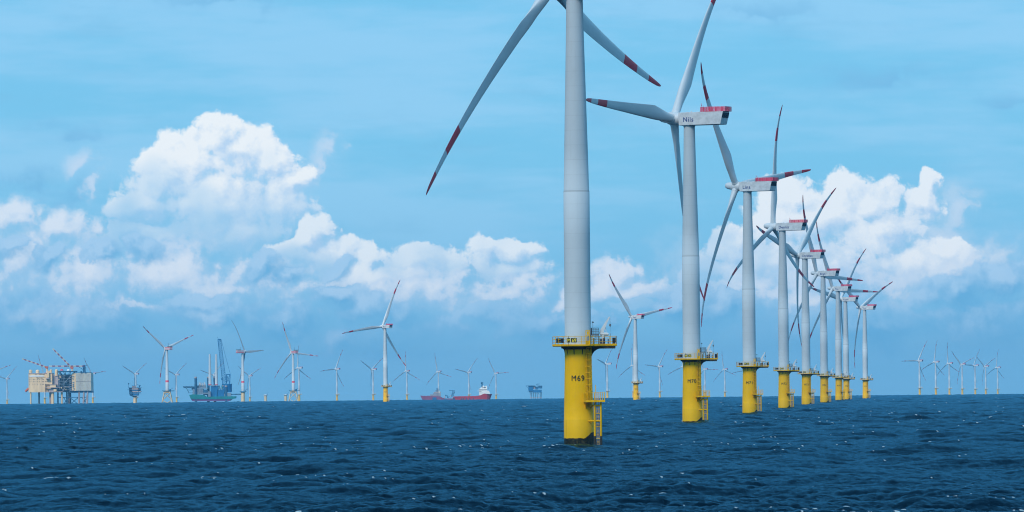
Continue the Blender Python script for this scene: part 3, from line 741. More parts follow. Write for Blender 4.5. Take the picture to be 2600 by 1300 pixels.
FAR = [
 (-1707.5, 19192.9, 132, 75, 'far pale turbine by the left edge of the view, left of the cream platform'),
 (-1393.29, 15283.2, 132, 47, 'far turbine cut by the left edge, only a blade in view'),
 (-1359.48, 16508.8, 132, 23, 'far turbine behind the cream platform, its blade tip above the roof'),
 (-1237.53, 16746.5, 139, 37, 'far turbine at the right end of the grey converter platform'),
 (-1138.48, 17168.3, 138, 65, 'far turbine rising behind the small single-column platform'),
 (-1054.04, 17808.6, 139, 68, 'far white turbine just right of the leftmost lattice-footed turbine'),
 (-957.59, 18220.3, 136, 74, 'far turbine mostly hidden behind the jack-up crane vessel'),
 (-873.82, 18874.6, 134, 57, 'far turbine right of the jack-up crane vessel, two blades raised'),
 (-567.18, 15070.2, 139, 1, 'far turbine standing close behind the right lattice-footed turbine'),
 (-488.37, 15755.2, 136, 96, 'far turbine with one blade level left, left of the lone mid-distance one'),
 (-396.63, 16104.5, 143, 64, 'far turbine immediately left of the lone one near the red ships'),
 (-318.67, 17049.5, 129, 4, 'far turbine between the lone mid-distance one and the red ships'),
 (-230.54, 17543.9, 131, 14, 'far white turbine rising behind the left red ship'),
 (-141.8, 18167.3, 135, 79, 'far turbine rising behind the middle of the right red ship'),
 (-57.0, 18812.6, 131, 33, 'far turbine just beyond the bow of the right red ship'),
 (243.19, 14716.4, 155, 77, 'far turbine directly right of the base reading M69'),
 (326.88, 15496.5, 134, 3, 'far turbine hidden behind the tower of the lone turbine'),
 (415.16, 16132.5, 138, 85, 'far turbine midway between the lone turbine and base M70'),
 (489.42, 16358.9, 132, 112, 'far turbine hidden behind base M70, a blade showing left'),
 (593.01, 17597.1, 132, 29, 'far turbine just right of base M70'),
 (663.27, 17838.9, 134, 12, 'far turbine between bases M70 and M71'),
 (762.84, 18591.4, 132, 98, 'far turbine hidden behind base M71, a blade showing left'),
 (1050.27, 14708.3, 130, 91, 'far right cluster: leftmost turbine, a blade level to the left'),
 (1133.34, 15264.1, 137, 113, 'far right cluster: second turbine from the left'),
 (1221.74, 15942.1, 138, 6, 'far right cluster: third turbine, brightest tower'),
 (1299.69, 16471.8, 135, 49, 'far right cluster: middle turbine, two blades raised like a V'),
 (1390.65, 17130.0, 146, 88, 'far right cluster: fifth turbine from the left'),
 (1461.98, 17608.6, 140, 55, 'far right cluster: sixth turbine, two blades raised'),
 (1560.28, 18329.5, 142, 115, 'far right cluster: rightmost turbine')]
for x, y, psi, th, l in FAR: turbine(x, y, 89.6, 60, psi, th, l, G2, near=False)

# ---------------------------------------------------------------- lattice-footed and other large turbines
def jacket_meshes():
    b = MB(); top, bot, z1 = 5.2, 10.0, 19.0
    def leg(sx, sy, z): k = (z1 - z) / (z1 + 6); w = top + (bot - top) * k; return (sx * w, sy * w, z)
    cs = [(-1, -1), (1, -1), (1, 1), (-1, 1)]
    for sx, sy in cs: b.tube(leg(sx, sy, -6), leg(sx, sy, z1), .75, n=10)
    for a, c in zip(cs, cs[1:] + cs[:1]):
        for z0, z2 in ((-6, 5), (5, 18)):
            b.tube(leg(*a, z0), leg(*c, z2), .38, n=8); b.tube(leg(*c, z0), leg(*a, z2), .38, n=8)
        b.tube(leg(*a, 18), leg(*c, 18), .5, n=8)
    b.prism([(-6, -6), (6, -6), (6, 6), (-6, 6)], 19, 20.2, 'XY'); b.tube((0, 0, 17), (0, 0, 22), 3.3, 3.1, 28)
    ME['jacket'] = b.mesh('lattice_foundation', [M['pale']])
    b = MB(); b.prism([(-7.5, -7), (12, -7), (12, 3), (7.5, 7), (-7.5, 7)], 20.3, 20.7, 'XY'); b.rail([(-7.5, -7, 20.7), (12, -7, 20.7), (12, 3, 20.7), (7.5, 7, 20.7), (-7.5, 7, 20.7)], 1.4, 2.5, .09, True)
    b.tube((6, -3, 20.7), (6, -3, 24), .5); b.tube((6, -3, 24), (10.5, -3, 26), .35, .2); b.box((3, -5, 20.7), (7, -2, 23.5))
    ME['jdeck'] = b.mesh('work_platform', [M['bluesteel']])
    b = MB(); b.lathe([(3.0, 20.7), (2.95, 36.0), (2.93, 36.02), (2.9, 39.5), (2.88, 39.52), (2.0, 92.5)], 40, mats=[0, 0, 1, 0, 0])
    ME['jtower'] = b.mesh('tower', [M['tower'], M['red']])
    b = MB(); b.prism([(3.2, -2.6), (3.6, 1.8), (2.8, 2.6), (-12.4, 2.6), (-12.8, 2.2), (-12.8, -2.4), (-11.8, -2.9), (2.6, -2.9)], -2.9, 2.9, 'XZ')
    for z0, z2 in ((-1.9, -.7), (.6, 1.7)): b.box((-12.83, -2.93, z0), (1.5, 2.93, z2), 1)
    b.box((-12.0, -2.3, 2.6), (-6.0, 2.3, 3.6), 2); b.rail([(-12.5, -2.7, 2.6), (-5, -2.7, 2.6), (-5, 2.7, 2.6), (-12.5, 2.7, 2.6)], 1.5, 1.6, .12, True, mat=2); b.bar((-5, 0, 2.6), (-5, 0, 9), .3, 2)
    ME['jnac'] = b.mesh('nacelle', [M['nacelle'], M['red'], M['grey']])
    b = MB(); b.lathe([(0.01, 3.9), (1.2, 3.6), (2.1, 2.6), (2.5, 1.2), (2.5, -1.4), (2.2, -1.9), (.01, -1.9)], 32, 0, 'X')
    for k in range(3):
        a = k * 2 * math.pi / 3; b.tube((0, 0, 0), (0, 2.9 * math.sin(a), 2.9 * math.cos(a)), 1.5, 1.45, 20)
    ME['jhub'] = b.mesh('hub', [M['white']])
jacket_meshes()
def big_turbine(x, y, hubz, Rr, psi, th, label, jacket=True):
    root = place('wind_turbine', x, y, label, 'wind turbine', 'larger turbines with red-striped nacelles')
    if jacket: link('lattice_foundation', ME['jacket'], root); link('work_platform', ME['jdeck'], root)
    else:
        b = MB(); b.lathe([(3.9, -4), (3.9, 18.8)], 40); b.build('foundation', M['pale'], root)
        b = MB(); b.lathe([(3.9, 18.4), (6.2, 18.9), (6.2, 19.4), (.1, 19.45)], 32); b.tube((5, -2, 19.4), (5, -2, 22.5), .4); b.tube((5, -2, 22.5), (9.5, -2, 24.5), .3)
        b.rail([(6 * math.cos(a), 6 * math.sin(a), 19.4) for a in np.linspace(0, 2 * math.pi, 12, False)], 1.4, 3, .09, True); b.build('work_platform', M['bluesteel'], root)
    tw = link('tower', ME['jtower'], root)
    n = link('nacelle', ME['jnac'], root, (0, 0, hubz), (0, 0, R(psi)))
    rotor(root, hubz, psi, th, 'blade' if jacket else 'blade_plain_shade', Rr / 60.0, 'jhub')
    return root
big_turbine(-601.65, 9891.1, 95, 63, 128, 52, 'large turbine on a pale lattice foot left of the crane vessel')
big_turbine(-422.17, 10920.8, 95, 63, 127, 23, 'large turbine on a pale lattice foot right of the two bare stumps')
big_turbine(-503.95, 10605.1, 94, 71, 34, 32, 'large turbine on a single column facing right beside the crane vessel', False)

def px2x(px, d):                 # sideways metres for a photo column at distance d (near the horizon)
    return (px - 1300 - 3.6) / F_PX * d
for px, l in ((674.5, 'bare foundation stump without tower, farther left of two'), (725.5, 'bare foundation stump without tower, beside the lattice foot')):
    root = place('turbine_foundation', px2x(px, 14000), 14000, l, 'foundation', 'bare foundation stumps awaiting towers')
    b = MB(); b.lathe([(3.4, -4), (3.4, 15.8)], 32); b.build('column', M['pale'], root)
    b = MB(); b.lathe([(3.3, 15.5), (5.4, 16), (5.4, 16.5), (.1, 16.55)], 24); b.rail([(5.2 * math.cos(a), 5.2 * math.sin(a), 16.5) for a in np.linspace(0, 2 * math.pi, 10, False)], 1.5, 3, .1, True)
    b.box((-2, -2, 16.5), (2, 2, 18)); b.build('work_platform', M['shipwhite'], root)
    b = MB(); b.tube((4.6, -2, 16.5), (4.6, -2, 19), .35); b.tube((4.6, -2, 19), (6.6, -2, 22), .3); b.tube((6.6, -2, 22), (5.9, -2, 23.5), .25); b.build('davit_crane', M['bluesteel'], root)

# ---------------------------------------------------------------- platforms and ships, far off
class Sil:
    """metres from a photo measurement: c = (origin x, origin y, zoom) of the crop it was read in"""
    def __init__(s, d, n0, c): s.d = d; s.s = F_PX / d; s.n0 = n0; s.c = c
    def X(s, cx): return ((s.c[0] + cx / s.c[2]) - s.n0) / s.s
    def Z(s, cy, cx=None):
        nx = s.n0 if cx is None else s.c[0] + cx / s.c[2]
        y0 = 990.2 - .01 * (nx - 1300); ny = s.c[1] + cy / s.c[2]
        return (y0 - ny) / s.s + CAM_Z - sea_z(0, s.d)
    def box(s, b, x0, y0, x1, y1, dep, mat=0, front=0):
        xm = (x0 + x1) / 2
        b.box((s.X(x0), front, s.Z(y1, xm)), (s.X(x1), front + dep, s.Z(y0, xm)), mat)
    def root(s, name, label, cat): return place(name, px2x(s.n0, s.d), s.d, label, cat)

def truss(b, p0, p1, w0, w1, n, r, mat=0, mat2=None, seg=1):
    """four-chord lattice boom"""
    p0 = Vector(p0); p1 = Vector(p1); d = (p1 - p0).normalized(); q = d.to_track_quat('Z', 'Y')
    def P(i, k):
        t = i / n; w = w0 + (w1 - w0) * t
        return p0.lerp(p1, t) + q @ Vector((((k in (1, 2)) - .5) * w, ((k in (2, 3)) - .5) * w, 0))
    for i in range(n):
        m = mat if mat2 is None or (i // seg) % 2 == 0 else mat2
        for k in range(4):
            b.bar(P(i, k), P(i + 1, k), r * 2, m); b.bar(P(i, k), P(i + 1, (k + 1) % 4), r * 1.4, m); b.bar(P(i, k), P(i, (k + 1) % 4), r * 1.4, m)

# cream converter platform (left) and grey one (right)
s = Sil(9600, 140, (60, 870, 7.579))
root = s.root('offshore_platform', 'big cream offshore platform on tubular legs with red and white crane booms', 'platform')
b = MB(); s.box(b, 100, 592, 420, 955, 48); s.box(b, 420, 592, 548, 800, 48); s.box(b, 420, 800, 548, 955, 44, 0, 4); s.box(b, 548, 612, 665, 950, 40, 1, 5)
s.box(b, 98, 586, 552, 598, 49, 1, -.5); s.box(b, 545, 600, 556, 900, 40, 0, -1)
s.box(b, 420, 858, 720, 868, 8, 1, -6); s.box(b, 420, 940, 760, 955, 52, 1, -3); s.box(b, 490, 890, 635, 940, 6, 1, -2); s.box(b, 515, 805, 628, 862, 8, 0, -5); s.box(b, 505, 800, 640, 808, 10, 1, -6)
s.box(b, 585, 895, 640, 940, 7, 0, -5); b.build('topside', [M['cream'], M['pinkgrey']], root)
b = MB()
for row, xs in ((614, [230, 260, 305, 325, 345, 365, 385, 405]), (662, [112, 148, 255, 270, 300, 320, 340, 360, 385, 410, 435]), (682, [268, 285, 300, 320, 345, 365]), (707, [112, 148, 195, 222, 268, 310, 362, 385]), (750, [112, 148, 195, 222, 270, 312, 365, 385, 420, 440, 460, 475]), (798, [112, 182, 222, 270, 325, 370, 390, 425])):
    for xx in xs: s.box(b, xx - 5, row - 6, xx + 5, row + 6, .3, 0, -.3)
b.build('window', M['window'], root)['kind'] = 'stuff'
b = MB(); s.box(b, 118, 628, 395, 656, .4, 0, -.4); b.build('white_panel', M['shipwhite'], root)
b = MB()
def vert(b, xm, y0, y1, wpx, mat=0, yy=6, dome=True):
    x = s.X(xm); z0, z1 = s.Z(y1, xm), s.Z(y0, xm); r = wpx / s.c[2] / s.s / 2
    b.tube((x, yy, z0), (x, yy, z1 - r * .6), r, n=20, mat=mat)
    if dome: b.tube((x, yy, z1 - r * .6), (x, yy, z1 - r * .15), r, r * .7, 20, mat); b.tube((x, yy, z1 - r * .15), (x, yy, z1), r * .7, r * .15, 20, mat)
vert(b, 135, 518, 592, 68); vert(b, 270, 520, 592, 72); vert(b, 527, 515, 620, 46); vert(b, 632, 512, 640, 58)
for xx in (152, 275, 500): vert(b, xx, 548, 592, 10, dome=False)
b.build('roof_tank', M['cream'], root)
for (p0, p1, yy, mast) in (((455, 475), (-22, 310), 4, (455, 470, 600)), ((925, 492), (552, 114), 20, (925, 480, 560)), ((1160, 452), (470, 450), 30, None)):
    b = MB(); truss(b, (s.X(p0[0]), yy, s.Z(p0[1], p0[0])), (s.X(p1[0]), yy, s.Z(p1[1], p1[0])), 2.2, 1.3, 24, .36, 0, 1, 2)
    for i in range(8):          # sheeted warning sections
        if i % 2: 
            A = Vector((s.X(p0[0]), yy, s.Z(p0[1], p0[0]))); B = Vector((s.X(p1[0]), yy, s.Z(p1[1], p1[0])))
            b.bar(A.lerp(B, i / 8 + .03), A.lerp(B, (i + .75) / 8), .5, 0)
        else:
            A = Vector((s.X(p0[0]), yy, s.Z(p0[1], p0[0]))); B = Vector((s.X(p1[0]), yy, s.Z(p1[1], p1[0])))
            b.bar(A.lerp(B, i / 8), A.lerp(B, (i + .95) / 8), .5, 1)
    cb = b.build('crane_boom', [M['dullred'], M['greyclad']], root)
    if mast:
        b = MB(); x = s.X(mast[0]); b.tube((x, yy, s.Z(mast[2])), (x, yy, s.Z(mast[1])), 1.6, 1.3, 14); b.box((x - 3, yy - 2, s.Z(mast[1]) - 2), (x + 2, yy + 2, s.Z(mast[1]) + 1.5), 1)
        b.build('crane_post', [M['cream'], M['orange']], root)
b = MB(); s.box(b, 462, 540, 500, 670, 4, 0, -4); s.box(b, 440, 680, 505, 700, 6, 1, -6); b.build('lift_shaft', [M['cream'], M['pinkgrey']], root)
b = MB()
b.tube((s.X(95), 10, s.Z(880, 95)), (s.X(28), 10, s.Z(940, 28)), 2.2, 1.8, 10); b.build('escape_chute', M['orange'], root)
for xm, w, yy, mm in ((138, 32, 3, 'cream'), (268, 34, 34, 'pinkgrey'), (515, 52, 8, 'pinkgrey'), (560, 58, 2, 'cream'), (632, 28, 34, 'bluesteel'), (705, 34, 34, 'pinkgrey'), (740, 34, 3, 'cream'), (862, 36, 20, 'pinkgrey')):
    b = MB(); x = s.X(xm); r = w / s.c[2] / s.s / 2; b.tube((x, yy, -5), (x, yy, s.Z(950, xm)), r, n=18); b.build('leg', M[mm], root)
root = s.root('offshore_platform', 'grey-clad offshore platform on a braced jacket beside the cream one', 'platform')
b = MB(); s.box(b, 665, 612, 935, 950, 44, 1, 22); s.box(b, 932, 590, 1010, 925, 50, 0, 2); s.box(b, 1010, 582, 1303, 922, 50, 2, 2)
for xx in range(1030, 1300, 22): s.box(b, xx, 590, xx + 3, 918, .5, 1, 1.6)
s.box(b, 1010, 736, 1300, 741, .5, 1, 1.5); b.build('topside', [M['cream'], M['pinkgrey'], M['greyclad']], root)
b = MB(); s.box(b, 880, 925, 1306, 965, 46, 0, 5); s.box(b, 1000, 571, 1290, 581, 40, 0, 4); s.box(b, 1100, 545, 1130, 575, 4); s.box(b, 1180, 555, 1205, 575, 4)
b.build('cellar_deck', M['bluesteel'], root)
b = MB(); rr = random.Random(4)
for i in range(6):
    zz = 640 + i * 52; s.box(b, 660, zz, 935, zz + 5, 20, 0, 3)
for xx in range(668, 935, 24): s.box(b, xx, 612, xx + 5, 945, .8, 0, 2 + rr.random() * 8)
for i in range(60):
    x0 = rr.uniform(665, 900); y0 = rr.uniform(620, 900); s.box(b, x0, y0, x0 + rr.uniform(8, 40), y0 + rr.uniform(4, 30), 2, rr.choice([0, 1, 2]), rr.uniform(1, 14))
b.tube((s.X(780), 0, s.Z(785, 780)), (s.X(925), 0, s.Z(630, 925)), .6)
for xx in (898, 915, 948, 965):
    for i in range(8): s.box(b, xx - 6, 640 + i * 38, xx + 9, 660 + i * 38, 2, 0, rr.uniform(0, 3))
b.build('pipework', [M['bluegrey'], M['pinkgrey'], M['cream']], root)
b = MB(); x = s.X(835); z = s.Z(552, 835); b.tube((x, 12, z - .8), (x, 12, z + .6), 17, 17.6, 24)
for i in range(10):
    a = 2 * math.pi * i / 10; b.bar((x + 16 * math.cos(a), 12 + 16 * math.sin(a), z - .6), (x + 8 * math.cos(a), 12 + 8 * math.sin(a), z - 9), .7)
b.build('helideck', M['bluesteel'], root)
b = MB()
for xx, w, mm in ((860, 56, 0), (735, 64, 1)):
    x = s.X(xx); z = s.Z(545, xx); r = w / s.c[2] / s.s / 2
    pr = [(r * math.cos(u), r * math.sin(u)) for u in np.linspace(0, math.pi / 2, 7)]
    for (r0, h0), (r1, h1) in zip(pr[:-1], pr[1:]): b.tube((x, 8, z + h0 + .6), (x, 8, z + h1 + .6), r0, max(r1, .1), 16, mm)
b.build('radar_dome', [M['shipwhite'], M['red']], root)
b = MB(); x = s.X(1162); truss(b, (x, 14, s.Z(575, 1162)), (x, 14, s.Z(450, 1162)), 3.4, 2.6, 5, .45); s.box(b, 1140, 428, 1215, 440, 5, 0, 11); s.box(b, 1135, 480, 1205, 492, 5, 0, 11); b.bar((s.X(1065), 14, s.Z(470, 1065)), (s.X(1140), 14, s.Z(520, 1140)), .9)
b.build('crane_post', M['bluesteel'], root)
for xm, xb in ((1068, 1062), (1160, 1145), (1230, 1215)):
    b = MB(); b.tube((s.X(xb), 6, -5), (s.X(xm), 6, s.Z(925, xm)), 1.7, 1.5, 16); b.build('leg', M['pinkgrey'], root)
for xm in (800, 835, 870): 
    b = MB(); b.tube((s.X(xm), 40, -5), (s.X(xm), 40, s.Z(950, xm)), 1.3, n=12); b.build('leg', M['bluesteel'], root)
b = MB(); zt = s.Z(1052, 1000); b.bar((s.X(640), 8, zt), (s.X(1240), 8, zt), 1.1)
for x0, x1 in ((885, 1050), (765, 850), (1110, 1230)): b.bar((s.X(x0), 8, zt), (s.X(x1), 8, -1), 1.2); b.bar((s.X(x1), 9, zt), (s.X(x0), 9, -1), 1.2)
b.build('brace', M['bluesteel'], root)

# single-column substation
s = Sil(9500, 342, (300, 960, 18.4))
root = s.root('offshore_platform', 'small mauve-grey substation platform standing on one thick column', 'platform')
b = MB(); x = s.X(772); b.tube((x, 8, -5), (x, 8, s.Z(870)), 3.1, 2.4, 24); b.bar((s.X(835), 8, s.Z(990)), (s.X(910), 8, s.Z(905)), .5); b.build('column', M['cream'], root)
b = MB(); s.box(b, 510, 455, 660, 560, 17, 1); s.box(b, 655, 455, 955, 650, 17, 0, -1); s.box(b, 955, 470, 1045, 600, 15, 1); s.box(b, 665, 365, 812, 455, 8, 0, 2); s.box(b, 520, 560, 655, 760, 16, 1, 1); s.box(b, 655, 665, 1030, 710, 15, 2, 1); s.box(b, 655, 720, 950, 800, 15, 2, 2); s.box(b, 545, 760, 690, 815, 14, 1, 2)
s.box(b, 440, 535, 1060, 548, 20, 1, -2); s.box(b, 960, 610, 1085, 640, 12, 0, 0); s.box(b, 945, 738, 1105, 748, 8, 1, 2); s.box(b, 490, 435, 1080, 448, 20, 1, -2); s.box(b, 660, 350, 815, 366, 10, 2, 1); s.box(b, 660, 545, 955, 590, .4, 2, -1.5)
b.add([(s.X(545), 2, s.Z(815)), (s.X(945), 2, s.Z(815)), (s.X(835), 6, s.Z(875)), (s.X(700), 6, s.Z(875)), (s.X(545), 15, s.Z(815)), (s.X(945), 15, s.Z(815)), (s.X(835), 11, s.Z(875)), (s.X(700), 11, s.Z(875))],
      [(0, 1, 2, 3), (7, 6, 5, 4), (1, 5, 6, 2), (4, 0, 3, 7), (0, 4, 5, 1), (3, 2, 6, 7)], 1)
b.build('topside', [M['pinkgrey'], M['bluesteel'], M['crblue']], root)
b = MB(); b.bar((s.X(495), 3, s.Z(440)), (s.X(495), 3, s.Z(250)), .5); b.tube((s.X(495), 3, s.Z(280)), (s.X(495), 3, s.Z(232)), 1.1, 1.1, 10); b.build('mast', M['bluesteel'], root)
b = MB(); b.tube((s.X(1000), 3, s.Z(440)), (s.X(1000), 3, s.Z(370)), 1.0); b.box((s.X(985), 1.5, s.Z(370)), (s.X(1050), 4.5, s.Z(330))); b.bar((s.X(1010), 3, s.Z(350)), (s.X(900), 3, s.Z(300)), .6); b.build('crane', M['bluesteel'], root)

# jack-up crane vessel
s = Sil(9800, 540, (460, 960, 16.1))
root = s.root('jackup_vessel', 'teal-hulled jack-up vessel raised on its legs with a tall blue crane', 'ship')
def hull(b, outline, dep, mats_split=None, front=0, mat=0):
    b.prism([(s.X(cx), s.Z(cy, cx)) for cx, cy in outline], front, front + dep, 'XZ', mat)
b = MB(); hull(b, [(330, 690), (470, 662), (620, 668), (900, 690), (1000, 760), (2230, 740), (2225, 825), (2070, 852), (400, 852)], 32)
hull(b, [(396, 850), (2080, 850), (1990, 920), (1900, 942), (455, 942)], 30, front=1, mat=1); b.build('hull', [M['teal'], M['purple']], root)
for xm, yy, top in ((603, 3, -58), (1080, 30, -60), (1350, 30, -60), (1840, 3, 300)):
    b = MB(); x = s.X(xm); b.tube((x, yy, -5), (x, yy, s.Z(top + 60, xm)), 2.3, n=16); b.tube((x, yy, s.Z(top + 60, xm)), (x, yy, s.Z(top, xm)), 2.3, n=16, mat=1); b.build('leg', [M['bluesteel'], M['pinkgrey']], root)
b = MB(); s.box(b, 570, 400, 1110, 430, 26, 1, 2); s.box(b, 470, 440, 900, 665, 24, 0, 3); s.box(b, 900, 470, 1100, 690, 22, 3, 4); s.box(b, 620, 300, 1000, 400, 14, 0, 8); s.box(b, 1110, 540, 1210, 765, 8, 1, -1); s.box(b, 910, 595, 1110, 650, 3, 1, -1)
s.box(b, 1860, 600, 2040, 750, 14, 1, 2); s.box(b, 1750, 640, 1860, 750, 12, 0, 4); s.box(b, 1210, 330, 1500, 765, 24, 2, 4); s.box(b, 1480, 480, 1760, 765, 24, 2, 4); s.box(b, 1120, 280, 1495, 310, 20, 1, 2)
for i in range(26): s.box(b, 480 + i * 16, 470 + (i * 37 % 160), 490 + i * 16, 482 + (i * 37 % 160), .5, 2, 2.6)
b.build('deckhouse', [M['bluegrey'], M['bluegrey'], M['crblue'], M['bluesteel']], root)
b = MB(); rr = random.Random(9)
for i in range(60):
    x0 = rr.uniform(720, 1010); h = rr.uniform(10, 150); s.box(b, x0, 300 - h, x0 + rr.uniform(3, 10), 300, .8, rr.choice([0, 1]), rr.uniform(4, 18))
for i in range(50):
    x0 = rr.uniform(1480, 1760); y0 = rr.uniform(280, 480); s.box(b, x0, y0, x0 + rr.uniform(8, 34), y0 + rr.uniform(6, 60), 1, rr.choice([0, 2, 3]), rr.uniform(4, 18))
b.build('deck_gear', [M['pinkgrey'], M['shipwhite'], M['crblue'], M['teal']], root)
b = MB(); s.box(b, 80, 325, 590, 345, 24, 0, 2)
for x0, x1 in ((90, 230), (230, 330), (330, 430), (430, 580)): b.bar((s.X(x0), 3, s.Z(345)), (s.X(x1), 3, s.Z(385)), .8); b.bar((s.X(x1), 3, s.Z(345)), (s.X(x0), 3, s.Z(385)), .8)
b.bar((s.X(90), 3, s.Z(388)), (s.X(580), 3, s.Z(388)), .8); b.bar((s.X(210), 4, s.Z(390)), (s.X(330), 4, s.Z(600)), .9); b.bar((s.X(270), 4, s.Z(595)), (s.X(480), 4, s.Z(595)), .8); b.bar((s.X(260), 4, s.Z(480)), (s.X(480), 4, s.Z(480)), .8)
s.box(b, 430, 385, 590, 480, 20, 0, 4); b.build('helideck', M['bluesteel'], root)
s2 = Sil(9800, 540, (440, 800, 5.15))
for xm in (478, 563):
    b = MB(); x = s2.X(xm); b.tube((x, 12, s2.Z(918, xm)), (x, 12, s2.Z(510, xm)), 2.75, 1.6, 24); b.tube((x, 12, s2.Z(920, xm)), (x, 12, s2.Z(905, xm)), 2.85, 2.85, 24, 1); b.build('loaded_tower', [M['tower'], M['red']], root)
b = MB(); x0, z0 = s2.X(668), s2.Z(900, 668); x1, z1 = s2.X(604), s2.Z(315, 604)
truss(b, (x0, 12, z0), (x1, 12, z1), 6.4, 5.0, 20, .30); b.box((s2.X(585), 9, s2.Z(330)), (s2.X(626), 15, s2.Z(312))); b.bar((s2.X(592), 12, s2.Z(312)), (s2.X(580), 12, s2.Z(285)), .5)
b.bar((s2.X(588), 9, s2.Z(330)), (s2.X(600), 9, s2.Z(410)), 1.2)
b.build('crane_boom', M['crblue'], root)
b = MB(); xa, za = s2.X(745), s2.Z(775, 745)
for xx in (s2.X(735), s2.X(690)): b.bar((xx, 10, s2.Z(900)), (xx + 1, 10, za), 1.2); b.bar((xx, 15, s2.Z(900)), (xx + 1, 15, za), 1.2)
b.bar((s2.X(690), 12, za), (s2.X(748), 12, za), 1.4); b.bar((s2.X(690), 12, s2.Z(900)), (s2.X(740), 12, za), 1.0); b.bar((s2.X(735), 12, s2.Z(900)), (s2.X(695), 12, za), 1.0)
b.tube((s2.X(700), 12, s2.Z(1010)), (s2.X(700), 12, s2.Z(900)), 8.5, 8.8, 16); b.box((s2.X(650), 8, s2.Z(960)), (s2.X(745), 20, s2.Z(900)))
b.box((s2.X(625), 10, s2.Z(850)), (s2.X(645), 14, s2.Z(825)))
b.build('crane_tower', M['crblue'], root)
b = MB(); b.bar((xa, 12, za), (s2.X(628), 12, s2.Z(318)), .45); b.bar((xa, 14, za), (s2.X(628), 14, s2.Z(318)), .45); b.build('stay_cable', M['crblue'], root)
b = MB(); b.bar((s.X(2060), 6, s.Z(672)), (s.X(2420), 30, s.Z(668)), 1.6); s.box(b, 2060, 650, 2190, 680, 6, 0, 4); b.build('gangway', M['bluesteel'], root)

# ships
def ship_hull(b, s, prof, beam, mat=0, keel=(0, 0)):
    """prof: list of (x, deck y, half-width factor); waterline at z=-2"""
    V = []; n = len(prof)
    for cx, cy, wf, cb in prof:
        x = s.X(cx); xb = s.X(cb); z = s.Z(cy, cx); w = beam / 2 * wf
        V += [(x, beam / 2 - w, z), (xb, beam / 2 - w * .92, -2.5), (xb, beam / 2 + w * .92, -2.5), (x, beam / 2 + w, z)]
    Fs = []
    for i in range(n - 1):
        a = i * 4; c = a + 4
        Fs += [(a, a + 1, c + 1, c), (a + 1, a + 2, c + 2, c + 1), (a + 2, a + 3, c + 3, c + 2), (a + 3, a, c, c + 3)]
    Fs += [(3, 2, 1, 0), (4 * n - 4, 4 * n - 3, 4 * n - 2, 4 * n - 1)]
    b.add(V, Fs, mat)
s = Sil(9500, 1200, (1060, 960, 12.88))
root = s.root('supply_ship', 'red supply ship with a tall white bridge at its right end', 'ship')
b = MB(); ship_hull(b, s, [(1150, 625, .9, 1165), (1210, 598, 1, 1200), (1700, 590, 1, 1700), (1930, 582, 1, 1930), (2060, 560, 1, 2060), (2180, 508, .95, 2170), (2300, 502, .75, 2270), (2380, 515, .4, 2320), (2440, 518, .06, 2352)], 16)
for xx in (1200, 1440, 1510, 1610, 1710, 1820): s.box(b, xx - 14, 650, xx + 14, 712, .6, 1, -.35)
for xx in range(1230, 1920, 60): s.box(b, xx, 603, xx + 5, 640, .3, 2, -.25)
s.box(b, 1160, 632, 1215, 700, .4, 1, -.1)
b.build('hull', [M['hullred'], M['bluesteel'], M['purple']], root)
b = MB(); b.tube((s.X(2330), 8, -1.5), (s.X(2410), 8, -1.3), 1.4, 1.0, 12); b.build('bulbous_bow', M['hullred'], root)
b = MB()
def poly(pts, a, c, m=0): b.prism([(s.X(x), s.Z(y, x)) for x, y in pts], a, c, 'XZ', m)
poly([(2015, 570), (2015, 440), (2180, 440), (2180, 412), (2340, 412), (2382, 520), (2180, 510), (2100, 575)], .8, 15.2)
poly([(2010, 440), (2010, 345), (2285, 345), (2285, 412), (2175, 440)], 1.5, 14.5); poly([(2050, 345), (2095, 285), (2280, 270), (2280, 345)], 3, 13)
poly([(2225, 270), (2225, 250), (2280, 250), (2280, 270)], 4, 7)
b.build('superstructure', M['shipwhite'], root)
b = MB(); s.box(b, 2012, 374, 2280, 394, 13.6, 0, 1.2); s.box(b, 2015, 438, 2095, 456, .4, 0, .6); s.box(b, 2105, 300, 2130, 330, .4, 0, 2.8); s.box(b, 2160, 300, 2240, 325, .4, 0, 2.8); b.build('window', M['window'], root)
b = MB(); truss(b, (s.X(2112), 8, s.Z(285)), (s.X(2118), 8, s.Z(140)), 1.6, .8, 6, .25); b.tube((s.X(2095), 8, s.Z(200)), (s.X(2095), 8, s.Z(135)), 1.0, 1.0); b.box((s.X(2090), 6, s.Z(165)), (s.X(2160), 10, s.Z(148))); b.box((s.X(2120), 6, s.Z(205)), (s.X(2158), 10, s.Z(190))); b.build('mast', M['bluesteel'], root)
b = MB(); b.tube((s.X(2158), 8, s.Z(285)), (s.X(2158), 8, s.Z(248)), 1.3, .8, 12); b.box((s.X(1965), 4, s.Z(428)), (s.X(1992), 6, s.Z(412))); b.build('radar_dome', M['shipwhite'], root)
s = Sil(10800, 1110, (1060, 960, 12.88))
root = s.root('survey_ship', 'hazy red-hulled ship with bow to the left and a stern gantry', 'ship')
b = MB(); ship_hull(b, s, [(90, 568, .05, 185), (160, 578, .5, 215), (300, 582, .95, 320), (700, 590, 1, 700), (820, 640, 1, 820), (900, 668, 1, 900), (1180, 665, 1, 1180)], 17)
s.box(b, 490, 628, 620, 700, .5, 1, -.4); s.box(b, 880, 690, 960, 715, .5, 1, -.3)
b.build('hull', [M['dullred'], M['crblue']], root)
